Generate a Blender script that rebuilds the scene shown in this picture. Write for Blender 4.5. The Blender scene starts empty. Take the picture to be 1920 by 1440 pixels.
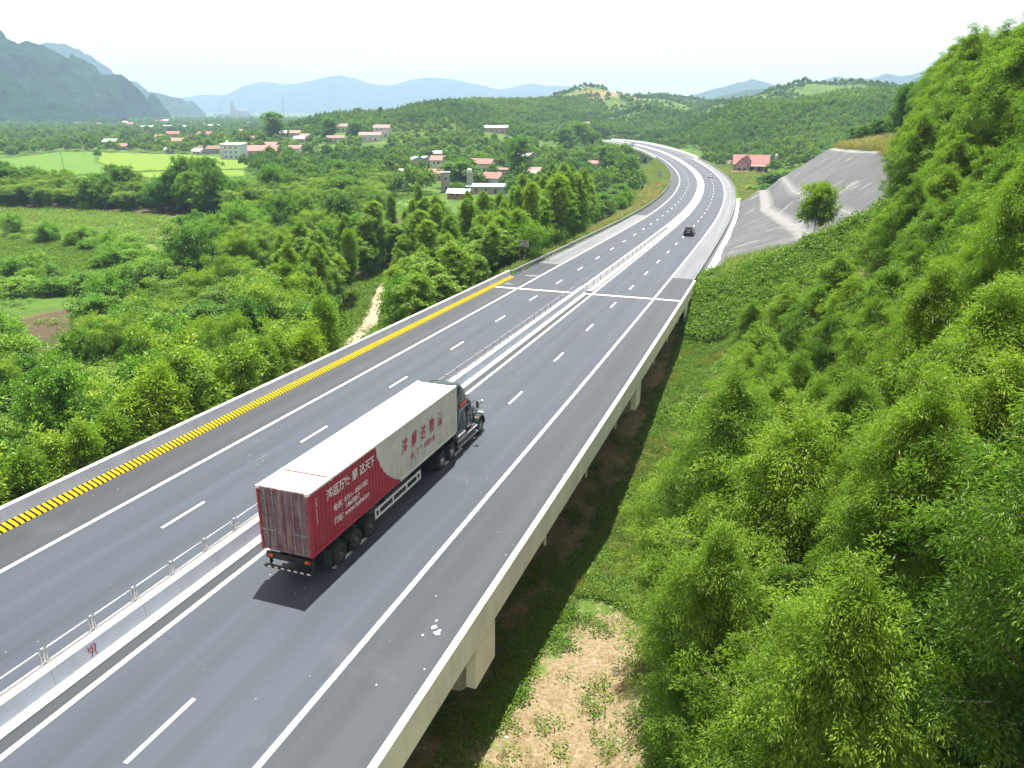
import bpy, math, random
import numpy as np
from mathutils import Vector, Matrix

# ------------------------------------------------------------------ camera, sky, sun, exposure
sc = bpy.context.scene
COL = sc.collection
rng = np.random.default_rng(7)
random.seed(7)
CZ = 40.0                                   # height of the camera above the zero level
F_PX, HOR = 1400.0, 205.0
PIT = math.atan((720 - HOR) / F_PX)
cam_d = bpy.data.cameras.new('camera')
cam = bpy.data.objects.new('camera', cam_d)
COL.objects.link(cam)
cam.location = (0, 0, CZ)
cam.rotation_euler = (math.pi / 2 - PIT, 0, 0)
cam_d.sensor_width = 36
cam_d.lens = F_PX / 1920 * 36
cam_d.clip_start = 0.5
cam_d.clip_end = 40000
sc.camera = cam

SUN = Vector((0.0262, 0.343, 0.939)).normalized()
SUN_EL = math.asin(SUN.z)
SUN_AZ = math.atan2(SUN.x, SUN.y)
world = bpy.data.worlds.new('World')
sc.world = world
world.use_nodes = True
wt = world.node_tree
for n_ in list(wt.nodes):
    wt.nodes.remove(n_)
wo = wt.nodes.new('ShaderNodeOutputWorld')
bg = wt.nodes.new('ShaderNodeBackground')
sky = wt.nodes.new('ShaderNodeTexSky')
sky.sky_type = 'NISHITA'
sky.sun_disc = False
sky.sun_elevation = SUN_EL
sky.sun_rotation = SUN_AZ
sky.altitude = 100
sky.air_density = 1.0
sky.dust_density = 2.0
sky.ozone_density = 1.0
bg.inputs['Strength'].default_value = 0.10
# thin bright cloud veil over the whole sky
wtc = wt.nodes.new('ShaderNodeTexCoord')
wns = wt.nodes.new('ShaderNodeTexNoise')
wns.inputs['Scale'].default_value = 2.2
wns.inputs['Detail'].default_value = 5
wrm = wt.nodes.new('ShaderNodeMapRange')
wrm.inputs['From Min'].default_value = 0.3
wrm.inputs['From Max'].default_value = 0.75
wrm.inputs['To Min'].default_value = 0.72
wrm.inputs['To Max'].default_value = 0.9
wmx = wt.nodes.new('ShaderNodeMix')
wmx.data_type = 'RGBA'
wmx.inputs['B'].default_value = (4.75, 4.25, 3.8, 1)
wt.links.new(wtc.outputs['Generated'], wns.inputs['Vector'])
wt.links.new(wns.outputs['Fac'], wrm.inputs['Value'])
wt.links.new(wrm.outputs['Result'], wmx.inputs['Factor'])
wt.links.new(sky.outputs['Color'], wmx.inputs['A'])
wt.links.new(wmx.outputs['Result'], bg.inputs['Color'])
wt.links.new(bg.outputs['Background'], wo.inputs['Surface'])

sun_d = bpy.data.lights.new('sun', 'SUN')
sun_d.energy = 5.0
sun_d.angle = math.radians(0.5)
sun_d.color = (1.0, 0.95, 0.87)
sun = bpy.data.objects.new('sun', sun_d)
COL.objects.link(sun)
sun.rotation_euler = SUN.to_track_quat('Z', 'Y').to_euler()
sun.location = (0, 0, 120)

vs = sc.view_settings
vs.view_transform = 'Standard'
vs.look = 'None'
vs.gamma = 1.0
vs.use_curve_mapping = False
vs.exposure = 1.40
cy = sc.cycles
cy.max_bounces = 5
cy.diffuse_bounces = 2
cy.glossy_bounces = 2
cy.transmission_bounces = 3
cy.volume_bounces = 0
cy.transparent_max_bounces = 4
cy.use_denoising = True
cy.sample_clamp_indirect = 6.0
cy.caustics_reflective = False
cy.caustics_refractive = False

# ------------------------------------------------------------------ small helpers
def tag(o, label=None, cat=None, group=None, kind=None):
    if label: o['label'] = label
    if cat: o['category'] = cat
    if group: o['group'] = group
    if kind: o['kind'] = kind
    return o

def empty(name, loc=(0, 0, 0), rot=None, label=None, cat=None, group=None, kind=None):
    o = bpy.data.objects.new(name, None)
    o.empty_display_size = 0.3
    COL.objects.link(o)
    o.location = loc
    if rot is not None:
        if isinstance(rot, Matrix):
            o.matrix_world = Matrix.Translation(Vector(loc)) @ rot.to_4x4()
        else:
            o.rotation_euler = rot
    return tag(o, label, cat, group, kind)

def link(name, me, parent=None, loc=None, rz=None, scale=None):
    o = bpy.data.objects.new(name, me)
    COL.objects.link(o)
    if parent is not None: o.parent = parent
    if loc is not None: o.location = loc
    if rz is not None: o.rotation_euler = (0, 0, rz)
    if scale is not None: o.scale = scale if hasattr(scale, '__len__') else (scale,) * 3
    return o

def mesh_np(name, V, Fc, mats=(), mi=None, smooth=False, uv=None, attrs=None):
    """V (n,3); Fc (m,3|4) array of equal sized faces or list of lists."""
    me = bpy.data.meshes.new(name)
    V = np.asarray(V, np.float32)
    if isinstance(Fc, np.ndarray):
        m, k = Fc.shape
        me.vertices.add(len(V)); me.vertices.foreach_set('co', V.ravel())
        me.loops.add(m * k); me.loops.foreach_set('vertex_index', Fc.astype(np.int32).ravel())
        me.polygons.add(m)
        me.polygons.foreach_set('loop_start', np.arange(m, dtype=np.int32) * k)
        me.polygons.foreach_set('loop_total', np.full(m, k, np.int32))
    else:
        me.from_pydata([tuple(map(float, v)) for v in V], [], Fc)
        m = len(Fc)
    for a in mats: me.materials.append(a)
    if mi is not None: me.polygons.foreach_set('material_index', np.asarray(mi, np.int32))
    me.polygons.foreach_set('use_smooth', np.full(len(me.polygons), smooth, bool))
    if uv is not None:
        ul = me.uv_layers.new(name='UVMap')
        li = np.empty(len(me.loops), np.int32); me.loops.foreach_get('vertex_index', li)
        ul.data.foreach_set('uv', np.asarray(uv, np.float32)[li].ravel())
    if attrs:
        for k_, v_ in attrs.items():
            a = me.attributes.new(k_, 'FLOAT', 'POINT')
            a.data.foreach_set('value', np.asarray(v_, np.float32))
    me.update(calc_edges=True)
    me.validate()
    return me

class MB:
    """collects simple solids and builds them as one mesh"""
    def __init__(s): s.v = []; s.f = []; s.m = []
    def add(s, vs_, fs_, m=0):
        b = len(s.v); s.v += [tuple(map(float, q)) for q in vs_]
        s.f += [[b + i for i in f] for f in fs_]; s.m += [m] * len(fs_)
    def box(s, a, b, m=0):
        x0, y0, z0 = a; x1, y1, z1 = b
        s.add([(x0,y0,z0),(x1,y0,z0),(x1,y1,z0),(x0,y1,z0),(x0,y0,z1),(x1,y0,z1),(x1,y1,z1),(x0,y1,z1)],
              [[3,2,1,0],[4,5,6,7],[0,1,5,4],[1,2,6,5],[2,3,7,6],[3,0,4,7]], m)
    def cbox(s, c, d, m=0):
        s.box([c[i] - d[i] / 2 for i in range(3)], [c[i] + d[i] / 2 for i in range(3)], m)
    def hull8(s, bot, top, m=0):
        s.add(list(bot) + list(top), [[3,2,1,0],[4,5,6,7],[0,1,5,4],[1,2,6,5],[2,3,7,6],[3,0,4,7]], m)
    def prism(s, prof, axis, a, b, m=0):
        """profile of 2-D points swept along axis (0,1,2) between a and b"""
        n = len(prof); vs_ = []
        for t in (a, b):
            for p in prof:
                q = [p[0], p[1]]; q.insert(axis, t); vs_.append(q)
        s.add(vs_, [list(range(n))[::-1], list(range(n, 2 * n))] + [[i, (i + 1) % n, n + (i + 1) % n, n + i] for i in range(n)], m)
    def tube(s, pts, r, n=6, m=0, close=False):
        pts = [Vector(p) for p in pts]; k = len(pts)
        rs = r if hasattr(r, '__len__') else [r] * k
        vs_ = []
        for i, p in enumerate(pts):
            if close: t = pts[(i + 1) % k] - pts[i - 1]
            else: t = pts[min(i + 1, k - 1)] - pts[max(i - 1, 0)]
            t = t.normalized() if t.length > 1e-9 else Vector((0, 0, 1))
            u = t.cross(Vector((0, 0, 1)) if abs(t.z) < .9 else Vector((1, 0, 0))).normalized(); w = t.cross(u)
            for j in range(n):
                a = 2 * math.pi * j / n
                vs_.append(p + (u * math.cos(a) + w * math.sin(a)) * rs[i])
        fs_ = []
        for i in range(k if close else k - 1):
            i2 = (i + 1) % k
            for j in range(n):
                fs_.append([i * n + j, i * n + (j + 1) % n, i2 * n + (j + 1) % n, i2 * n + j])
        if not close: fs_ += [list(range(n))[::-1], list(range((k - 1) * n, k * n))]
        s.add(vs_, fs_, m)
    def cyl(s, p0, p1, r, n=12, m=0): s.tube([p0, p1], r, n, m)
    def lathe(s, prof, c, axis=0, n=20, m=0):
        """prof (radius, along); closed loop not needed"""
        vs_ = []; k = len(prof)
        for r, a in prof:
            for j in range(n):
                t = 2 * math.pi * j / n
                q = [r * math.cos(t), r * math.sin(t)]; q.insert(axis, a)
                vs_.append([q[i] + c[i] for i in range(3)])
        fs_ = [[i*n+j, i*n+(j+1)%n, (i+1)*n+(j+1)%n, (i+1)*n+j] for i in range(k-1) for j in range(n)]
        s.add(vs_, fs_, m)
    def mesh(s, name, mats, smooth=False):
        mats = mats if isinstance(mats, (list, tuple)) else [mats]
        me = bpy.data.meshes.new(name)
        me.from_pydata(s.v, [], s.f)
        for a in mats: me.materials.append(a)
        me.polygons.foreach_set('material_index', np.array(s.m, np.int32))
        me.polygons.foreach_set('use_smooth', np.full(len(me.polygons), smooth, bool))
        me.update(); me.validate()
        return me
    def build(s, name, mats, parent=None, smooth=False, **k):
        return link(name, s.mesh(name, mats, smooth), parent, **k)

def auto_smooth(o, ang=35):
    me = o.data
    me.polygons.foreach_set('use_smooth', np.full(len(me.polygons), True, bool))
    me.set_sharp_from_angle(angle=math.radians(ang))
    return o

def bevel(o, w=0.02, seg=2, ang=30):
    b = o.modifiers.new('bevel', 'BEVEL'); b.width = w; b.segments = seg
    b.limit_method = 'ANGLE'; b.angle_limit = math.radians(ang)
    return o

# ------------------------------------------------------------------ materials
class NT:
    def __init__(s, name):
        s.mat = bpy.data.materials.new(name); s.mat.use_nodes = True
        s.t = s.mat.node_tree
        s.bsdf = s.t.nodes['Principled BSDF']; s.out = s.t.nodes['Material Output']
    def n(s, typ, **k):
        nd = s.t.nodes.new(typ)
        for a, b in k.items():
            if a.startswith('i_'):
                key = a[2:].replace('_', ' ')
                nd.inputs[int(key) if key.isdigit() else key].default_value = b
            else: setattr(nd, a, b)
        return nd
    def l(s, a, b): s.t.links.new(a, b)
    def noise(s, vec, scale, detail=4, rough=.6, dist=0):
        nd = s.n('ShaderNodeTexNoise'); nd.inputs['Scale'].default_value = scale
        nd.inputs['Detail'].default_value = detail; nd.inputs['Roughness'].default_value = rough
        nd.inputs['Distortion'].default_value = dist
        if vec is not None: s.l(vec, nd.inputs['Vector'])
        return nd.outputs['Fac']
    def ramp(s, fac, stops):
        nd = s.n('ShaderNodeValToRGB'); e = nd.color_ramp.elements
        while len(e) < len(stops): e.new(.5)
        for q, (p, c) in zip(e, stops):
            q.position = p; q.color = (*c, 1) if len(c) == 3 else c
        s.l(fac, nd.inputs['Fac']); return nd.outputs['Color']
    def mix(s, fac, a, b, blend='MIX'):
        nd = s.n('ShaderNodeMix', data_type='RGBA', blend_type=blend)
        for key, v in (('Factor', fac), ('A', a), ('B', b)):
            if hasattr(v, 'is_output'): s.l(v, nd.inputs[key])
            elif key == 'Factor': nd.inputs[key].default_value = v
            else: nd.inputs[key].default_value = (*v, 1)
        return nd.outputs['Result']
    def rng(s, v, a, b, c=0., d=1.):
        nd = s.n('ShaderNodeMapRange')
        for k_, x in zip(('From Min', 'From Max', 'To Min', 'To Max'), (a, b, c, d)): nd.inputs[k_].default_value = x
        s.l(v, nd.inputs['Value']); return nd.outputs['Result']
    def math(s, op, a, b=None):
        nd = s.n('ShaderNodeMath', operation=op)
        for i, v in enumerate((a, b)):
            if v is None: continue
            if hasattr(v, 'is_output'): s.l(v, nd.inputs[i])
            else: nd.inputs[i].default_value = v
        return nd.outputs[0]
    def mapping(s, vec, scale):
        nd = s.n('ShaderNodeMapping'); nd.inputs['Scale'].default_value = scale
        s.l(vec, nd.inputs['Vector']); return nd.outputs['Vector']
    def obj(s): return s.n('ShaderNodeTexCoord').outputs['Object']
    def uv(s): return s.n('ShaderNodeTexCoord').outputs['UV']
    def pos(s): return s.n('ShaderNodeNewGeometry').outputs['Position']
    def attr(s, name): return s.n('ShaderNodeAttribute', attribute_name=name).outputs['Fac']
    def color(s, c):
        if hasattr(c, 'is_output'): s.l(c, s.bsdf.inputs['Base Color'])
        else: s.bsdf.inputs['Base Color'].default_value = (*c, 1)
    def set(s, **k):
        for a, b in k.items(): s.bsdf.inputs[a.replace('_', ' ')].default_value = b
        return s
    def bump(s, h, strength=.3, dist=.02):
        nd = s.n('ShaderNodeBump'); nd.inputs['Strength'].default_value = strength; nd.inputs['Distance'].default_value = dist
        s.l(h, nd.inputs['Height']); s.l(nd.outputs['Normal'], s.bsdf.inputs['Normal'])

def plain(name, c, rough=.5, metal=0., var=.12, scale=3., spec=.5):
    m = NT(name)
    nz = m.noise(m.obj(), scale, 5)
    m.color(m.mix(m.rng(nz, .3, .7), tuple(x * (1 - var) for x in c), tuple(min(1, x * (1 + var)) for x in c)))
    m.set(Roughness=rough, Metallic=metal)
    m.bsdf.inputs['Specular IOR Level'].default_value = spec
    return m.mat

def asphalt(name, c, sheen=.45, streak=.2):
    m = NT(name); uv = m.uv()
    st = m.noise(m.mapping(uv, (1.1, .02, 1)), 1.0, 4)
    wide = m.noise(m.mapping(uv, (.35, .09, 1)), 1.0, 3)
    fine = m.noise(uv, 26., 3, .8)
    c1 = m.mix(m.rng(st, .3, .7), tuple(x * (1 - streak) for x in c), tuple(x * (1 + streak) for x in c))
    c2 = m.mix(m.rng(wide, .45, .75, 0, .35), c1, tuple(x * 1.35 for x in c))
    c3 = m.mix(m.rng(fine, .25, .75, .7, 1.35), (0, 0, 0), c2)
    sx_ = m.n('ShaderNodeSeparateXYZ'); m.l(uv, sx_.inputs[0])
    trk = m.math('ABSOLUTE', m.math('SINE', m.math('ADD', m.math('MULTIPLY', sx_.outputs['X'], 1.713), .35)))
    trn = m.noise(m.mapping(uv, (.5, .03, 1)), 1.0, 3)
    c3 = m.mix(m.math('MULTIPLY', m.rng(trk, .55, 1.0), m.rng(trn, .3, .7, .08, .30)), c3, tuple(x * .45 for x in c))
    dst = m.noise(uv, .16, 6, .7)
    c3 = m.mix(m.rng(dst, .58, .76, 0, .13), c3, (.19, .20, .21))
    drp = m.noise(m.mapping(uv, (1.6, .35, 1)), 1.3, 4, .7)
    c3 = m.mix(m.rng(drp, .68, .76, 0, .35), c3, (.018, .018, .02))
    # pale specks of grit
    vor = m.n('ShaderNodeTexVoronoi'); vor.inputs['Scale'].default_value = 2.4; m.l(uv, vor.inputs['Vector'])
    sp = m.rng(vor.outputs['Distance'], .055, .085, 1, 0)
    gate = m.rng(m.noise(uv, .25, 2), .56, .62)
    c4 = m.mix(m.math('MULTIPLY', m.math('MULTIPLY', sp, gate), .85), c3, (.45, .44, .42))
    m.color(c4); m.set(Roughness=.62)
    m.bsdf.inputs['Specular IOR Level'].default_value = sheen
    m.bump(fine, .25, .01)
    return m.mat

def concrete(name, c, stain=(.25, .22, .16), amt=.5, scale=1.):
    m = NT(name); o = m.pos()
    a = m.noise(o, .6 * scale, 6); b = m.noise(m.mapping(o, (2.5, 2.5, .18)), 1.0 * scale, 4); f = m.noise(o, 14, 3)
    col = m.mix(m.rng(a, .3, .7), tuple(x * .86 for x in c), tuple(min(1, x * 1.1) for x in c))
    col = m.mix(m.rng(b, .52, .78, 0, amt), col, stain)
    col = m.mix(m.rng(f, .3, .7, .88, 1.06), (0, 0, 0), col)
    m.color(col); m.set(Roughness=.85); m.bump(f, .2, .01)
    return m.mat

def leafmat(name, base, tip, dry=(.16, .13, .04), trans=.35, wide=False):
    """tint attribute: 0 = old leaf, 1 = young leaf; every plant differs a little"""
    m = NT(name)
    t = m.attr('tint')
    oi = m.n('ShaderNodeObjectInfo').outputs['Random']
    dark = tuple(x * (.5 if wide else .72) for x in base); lite = (base[0] * 1.75, base[1] * 1.22, base[2] * .9)
    c0 = m.mix(oi, dark, lite)
    col = m.mix(t, c0, tip)
    nz = m.noise(m.obj(), 1.4, 2)
    col = m.mix(1.0, col, m.mix(m.math('FRACT', m.math('MULTIPLY', oi, 7.31)), (.74, .84, .95), (1.12, 1.05, .88)), 'MULTIPLY')
    if wide:
        big = m.noise(m.pos(), .011, 3)
        col = m.mix(m.rng(big, .36, .64), m.mix(1.0, col, (.62, .72, .8), 'MULTIPLY'), m.mix(1.0, col, (1.35, 1.18, .9), 'MULTIPLY'))
    col = m.mix(m.rng(nz, .3, .7, .72, 1.25), (0, 0, 0), col)
    m.color(col); m.set(Roughness=.5)
    m.bsdf.inputs['Specular IOR Level'].default_value = .35
    tr = m.n('ShaderNodeBsdfTranslucent')
    tc = m.mix(1.0, col, (1.05, 1.35, .5), 'MULTIPLY')
    m.l(tc, tr.inputs['Color'])
    mx = m.n('ShaderNodeMixShader'); mx.inputs['Fac'].default_value = trans
    m.l(m.bsdf.outputs['BSDF'], mx.inputs[1]); m.l(tr.outputs['BSDF'], mx.inputs[2])
    m.l(mx.outputs['Shader'], m.out.inputs['Surface'])
    return m.mat

M = {}
M['lane'] = asphalt('asphalt_lane', (.030, .0405, .057), .40)
M['shoulder'] = asphalt('asphalt_shoulder', (.028, .036, .045), .34)
M['shoulder_pale'] = asphalt('shoulder_pale', (.125, .135, .145), .35)
def wornpaint(name, c, worn, amt):
    m = NT(name); p = m.pos(); a = m.noise(p, 1.3, 5, .7); b = m.noise(p, 9, 4, .75)
    f = m.rng(m.math('ADD', m.math('MULTIPLY', a, .55), m.math('MULTIPLY', b, .45)), .60 - amt, .74 - amt, 0, .85)
    m.color(m.mix(f, m.mix(m.rng(a, .3, .7), tuple(x * .86 for x in c), c), worn)); m.set(Roughness=.65); return m.mat
M['paint'] = wornpaint('road_paint', (.74, .74, .72), (.20, .21, .22), .05)
M['joint'] = wornpaint('joint_paint', (.62, .62, .60), (.18, .19, .2), .08)
M['kerb'] = concrete('kerb_concrete', (.46, .455, .44), amt=.25)
M['deck'] = concrete('bridge_concrete', (.86, .85, .81), (.52, .47, .33), .24)
M['parapet_top'] = concrete('parapet_cap', (.74, .72, .67), (.4, .38, .3), .25)
M['shade_blue'] = concrete('shade_blue_concrete', (.46, .52, .62), (.33, .36, .41), .3)  # barrier faces: bluish tone of their skylit shade put into the concrete colour
M['pier'] = concrete('pier_concrete', (.36, .34, .30), amt=.4)
M['steel'] = plain('galvanised_steel', (.40, .42, .45), .42, .7, .08)
M['steel_dark'] = plain('weathered_steel', (.30, .32, .34), .5, .6, .12)
M['gutter'] = concrete('gutter_concrete', (.62, .60, .55), (.35, .3, .2), .45, 2)
M['bark'] = plain('grey_brown_bark', (.13, .10, .075), .9, var=.35, scale=6)
M['bark_pale'] = plain('pale_bark', (.24, .20, .16), .85, var=.3, scale=6)
M['dead'] = plain('dead_wood', (.36, .32, .28), .9, var=.2)
M['acacia'] = leafmat('acacia_leaves', (0.064, 0.175, 0.019), (0.239, 0.350, 0.034), trans=0.40)
M['euca'] = leafmat('eucalyptus_leaves', (0.065, 0.193, 0.022), (0.274, 0.403, 0.031), trans=0.30)
M['bamboo'] = leafmat('bamboo_leaves', (0.078, 0.224, 0.021), (0.301, 0.420, 0.035), trans=0.30)
M['broad'] = leafmat('broad_leaves', (0.053, 0.182, 0.024), (0.222, 0.396, 0.036), trans=0.25)
M['bush'] = leafmat('bush_leaves', (0.059, 0.203, 0.026), (0.224, 0.395, 0.035), trans=0.28)
M['grassy'] = leafmat('grass_blades', (.130, .215, .038), (.255, .315, .075), trans=.34)
M['weeds'] = leafmat('ground_vines', (.080, .195, .022), (.190, .290, .034), trans=.38)
M['straw'] = leafmat('dry_grass_blades', (.200, .210, .060), (.340, .310, .110), trans=.3)
M['farleaf'] = leafmat('far_leaves', (0.076, 0.190, 0.039), (0.190, 0.328, 0.051), trans=.34, wide=True)

# ------------------------------------------------------------------ the line of the road
KS = np.array([-40,60,110,150,190,230,270,310,350,400,460,520,600,700.])
KV = np.array([.45,-.2,-.06,-.32,-.42,-.46,-.6,-1.02,-1.35,-1.04,-.94,-1.0,-.68,-.46]) / 1000
GS = np.array([-40,60,120,180,240,300,360,440,520,620,700.])
GV = np.array([-3.7,-3.48,-3.82,-4.43,-2.86,-.69,.12,1.51,1.39,.33,-1.84]) / 100
ES = np.array([-40,100,160,220,300,380,480,700.])
EV = np.array([.32,.07,.58,.21,.04,.37,1.54,3.03]) / 100
S_ = np.arange(-70, 760.1, 2.0)
_th = np.cumsum(np.interp(S_, KS, KV)) * 2; _i0 = int(np.argmin(abs(S_)))
_th = _th - _th[_i0] + math.radians(19.371)
_x = np.cumsum(np.sin(_th)) * 2; _y = np.cumsum(np.cos(_th)) * 2; _z = np.cumsum(np.interp(S_, GS, GV)) * 2
CTR = np.stack([_x - _x[_i0] - 20.49, _y - _y[_i0] + 6.5, _z - _z[_i0] - 18.02 + CZ], 1)
RGT = np.stack([np.cos(_th), -np.sin(_th), np.interp(S_, ES, EV)], 1)
RGT /= np.linalg.norm(RGT, axis=1)[:, None]
TAN = np.stack([np.sin(_th), np.cos(_th), np.interp(S_, GS, GV)], 1)
TAN /= np.linalg.norm(TAN, axis=1)[:, None]
NRM = np.cross(RGT, TAN)

def _ip(A, s): return np.stack([np.interp(s, S_, A[:, i]) for i in range(3)], -1)
def R(s, o, h=0.0):
    s = np.asarray(s, float)
    return _ip(CTR, s) + _ip(RGT, s) * np.asarray(o, float)[..., None] + _ip(NRM, s) * np.asarray(h, float)[..., None]
def RM(s):
    """axes of the road at s (columns: right, forward, up)"""
    r, t = _ip(RGT, s), _ip(TAN, s); n = np.cross(r, t); n /= np.linalg.norm(n); t = np.cross(n, r)
    return Matrix(np.stack([r, t, n], 1).tolist())

def so(x, y):
    """nearest station and offset of plan points"""
    x = np.atleast_1d(x).astype(np.float32); y = np.atleast_1d(y).astype(np.float32)
    s = np.empty(len(x)); o = np.empty(len(x))
    C = CTR[::2].astype(np.float32); T = TAN[::2].astype(np.float32)
    for a in range(0, len(x), 20000):
        b = slice(a, a + 20000)
        d = (x[b, None] - C[None, :, 0]) ** 2 + (y[b, None] - C[None, :, 1]) ** 2
        i = d.argmin(1)
        dx, dy = x[b] - C[i, 0], y[b] - C[i, 1]
        tn = np.hypot(T[i, 0], T[i, 1])
        s[b] = S_[::2][i] + (dx * T[i, 0] + dy * T[i, 1]) / tn
        o[b] = (dx * T[i, 1] - dy * T[i, 0]) / tn
    return s, o

# ------------------------------------------------------------------ lie of the land
def sm(a, b, x): t = np.clip((x - a) / (b - a), 0, 1); return t * t * (3 - 2 * t)

_pn = np.random.default_rng(3).random((64, 64))
def vnoise(x, y):
    x = np.asarray(x, float); y = np.asarray(y, float)
    xi = np.floor(x).astype(int); yi = np.floor(y).astype(int); fx = x - xi; fy = y - yi
    fx = fx * fx * (3 - 2 * fx); fy = fy * fy * (3 - 2 * fy)
    g = lambda i, j: _pn[i % 64, j % 64]
    return (g(xi, yi) * (1 - fx) + g(xi + 1, yi) * fx) * (1 - fy) + (g(xi, yi + 1) * (1 - fx) + g(xi + 1, yi + 1) * fx) * fy
def fbm(x, y, n=4):
    t = 0; a = .5
    for i in range(n): t = t + a * (vnoise(x * 2 ** i + i * 17, y * 2 ** i + i * 31) - .5); a *= .5
    return t

HILLS = [  # plan x, y, sigma x, sigma y, height above the valley, top
    (-165, 800, 48, 110, 24), (-70, 820, 62, 120, 33), (-40, 960, 80, 120, 36), (30, 1030, 85, 140, 38),
    (118, 1180, 60, 120, 60), (176, 1200, 75, 130, 46), (75, 1140, 70, 120, 42), (225, 1230, 60, 120, 40),
    (205, 640, 62, 85, 31), (262, 640, 60, 90, 36), (128, 600, 34, 80, 20), (330, 700, 70, 110, 44),
    (445, 1150, 110, 170, 66), (330, 1080, 90, 150, 44), (560, 1150, 120, 170, 56), (20, 640, 70, 60, 10),
    (-20, 560, 50, 40, 6), (300, 1600, 140, 170, 55), (60, 820, 46, 60, 20), (-115, 700, 40, 50, 13), (160, 900, 50, 60, 30), (-10, 730, 34, 40, 12)]
def ob1(s): return np.interp(s, [96, 112, 130, 150, 172, 260], [27.5, 26.5, 24.3, 21.6, 18.7, 18.6])
def cutprof(s, o):
    # toe, first bench, second thin bench, crest
    b = ob1(s); u = o - b
    low = 4.2 * np.clip((o - 13.2) / (b - 13.2), 0, 1) ** .85
    up = np.interp(u, [0, 2.0, 5.7, 6.3, 17.5, 19, 40], [0, .35, 3.9, 4.1, 12.0, 12.3, 18])
    return low + up
ZV = 9.0                                     # valley floor
def height(x, y):
    x = np.asarray(x, float); y = np.asarray(y, float); shp = x.shape
    x = x.ravel(); y = y.ravel()
    s, o = so(x, y)
    z = np.full(len(x), ZV) + 1.2 * fbm(x / 60, y / 60, 3) + np.clip((np.hypot(x, y) - 900) / 4000, 0, 1) * -4
    hh = np.zeros(len(x))
    for hx, hy, sx, sy, a in HILLS:
        hh = np.maximum(hh, a * np.exp(-((x - hx) / sx) ** 2 / 2 - ((y - hy) / sy) ** 2 / 2)) if False else hh + 0
    acc = np.zeros(len(x))
    for hx, hy, sx, sy, a in HILLS:
        g = a * np.exp(-((x - hx) / sx) ** 2 / 2 - ((y - hy) / sy) ** 2 / 2)
        acc = acc + np.maximum(g, 0) ** 5
    z = z + acc ** (1 / 5.0) * (1 + .25 * fbm(x / 45, y / 45, 3)) * np.where((s > 380) & (s < 758), sm(18, 95, np.abs(o)), 1)
    rz = np.interp(s, S_, CTR[:, 2])          # level of the road
    ins = (s > -69) & (s < 759)
    # ground under and beside the first bridge
    zb = np.interp(s, [-70, -10, 20, 35, 43, 55, 65, 80, 90, 98, 106], [18, 17.2, 16.4, 14.6, 13.0, 13.6, 14.3, 14.7, 16.5, 18.6, 18.9])
    foot = np.interp(s, [-70, 0, 20, 45, 65, 85, 100, 230, 300, 360, 460], [15, 16, 17.0, 16.5, 17.5, 16.0, 13.6, 14.2, 62, 120, 260])
    slope = np.interp(s, [-70, 30, 85, 105, 240], [.74, .72, .70, .58, .56])
    oo = o - foot
    lvl = np.where(s < 106, zb, rz - .35)
    run = np.maximum(oo, 0)
    knee = np.interp(s, [-70, 40, 85, 110, 200, 260], [26, 27, 25, 24, 24, 24])
    rise = np.where(run < knee, run * slope, knee * slope + (run - knee) * .26)
    rise = np.minimum(rise, 60 + 0 * run)
    zr = lvl + rise + np.clip(run / 6, 0, 1) * 1.1 * fbm(x / 9, y / 9, 3)
    fade = sm(235, 330, s)
    zr = zr * (1 - fade) + np.maximum(z, ZV + (rise) * (1 - sm(330, 430, s))) * fade
    # shotcrete cut with two faces and benches
    cut = cutprof(s, o)
    wc = sm(94, 104, s) * (1 - sm(240, 256, s)) * sm(12, 13.4, o) * (1 - sm(ob1(s) + 26, ob1(s) + 44, o))
    zr = zr * (1 - wc) + (rz - .3 + cut) * wc
    right = (o > 0) & ins
    wr = np.where(right, 1 - sm(380, 470, s), 0)
    zz = z * (1 - wr) + zr * wr
    # left of the bridge falls to the valley
    zl = ZV + 1.0 + (zb - ZV - 1.0) * (1 - sm(4, 34, -o))
    wl = np.where((o <= 0) & ins, sm(-75, -60, s) * (1 - sm(88, 100, s)), 0)
    zz = zz * (1 - wl) + (zl + .8 * fbm(x / 12, y / 12, 3)) * wl
    # embankment between the bridges
    fill = np.abs(o) - 13.2
    ze = rz - .32 - np.maximum(fill, 0) / 1.75
    on = sm(93, 99, s) * (1 - sm(458, 470, s))
    left = o < 0
    emb = np.where(left | (s > 236), np.maximum(zz, ze), zz)
    emb = np.where(np.abs(o) < 13.4, rz - .32, emb)
    zz = zz * (1 - on) + emb * on
    # under the viaduct
    vi = sm(458, 472, s) * (np.abs(o) < 26) * ins
    zz = zz * (1 - vi) + np.minimum(zz, rz - 7 - 2.5 * np.sin((s - 465) / 235 * math.pi)) * vi
    return zz.reshape(shp)

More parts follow.
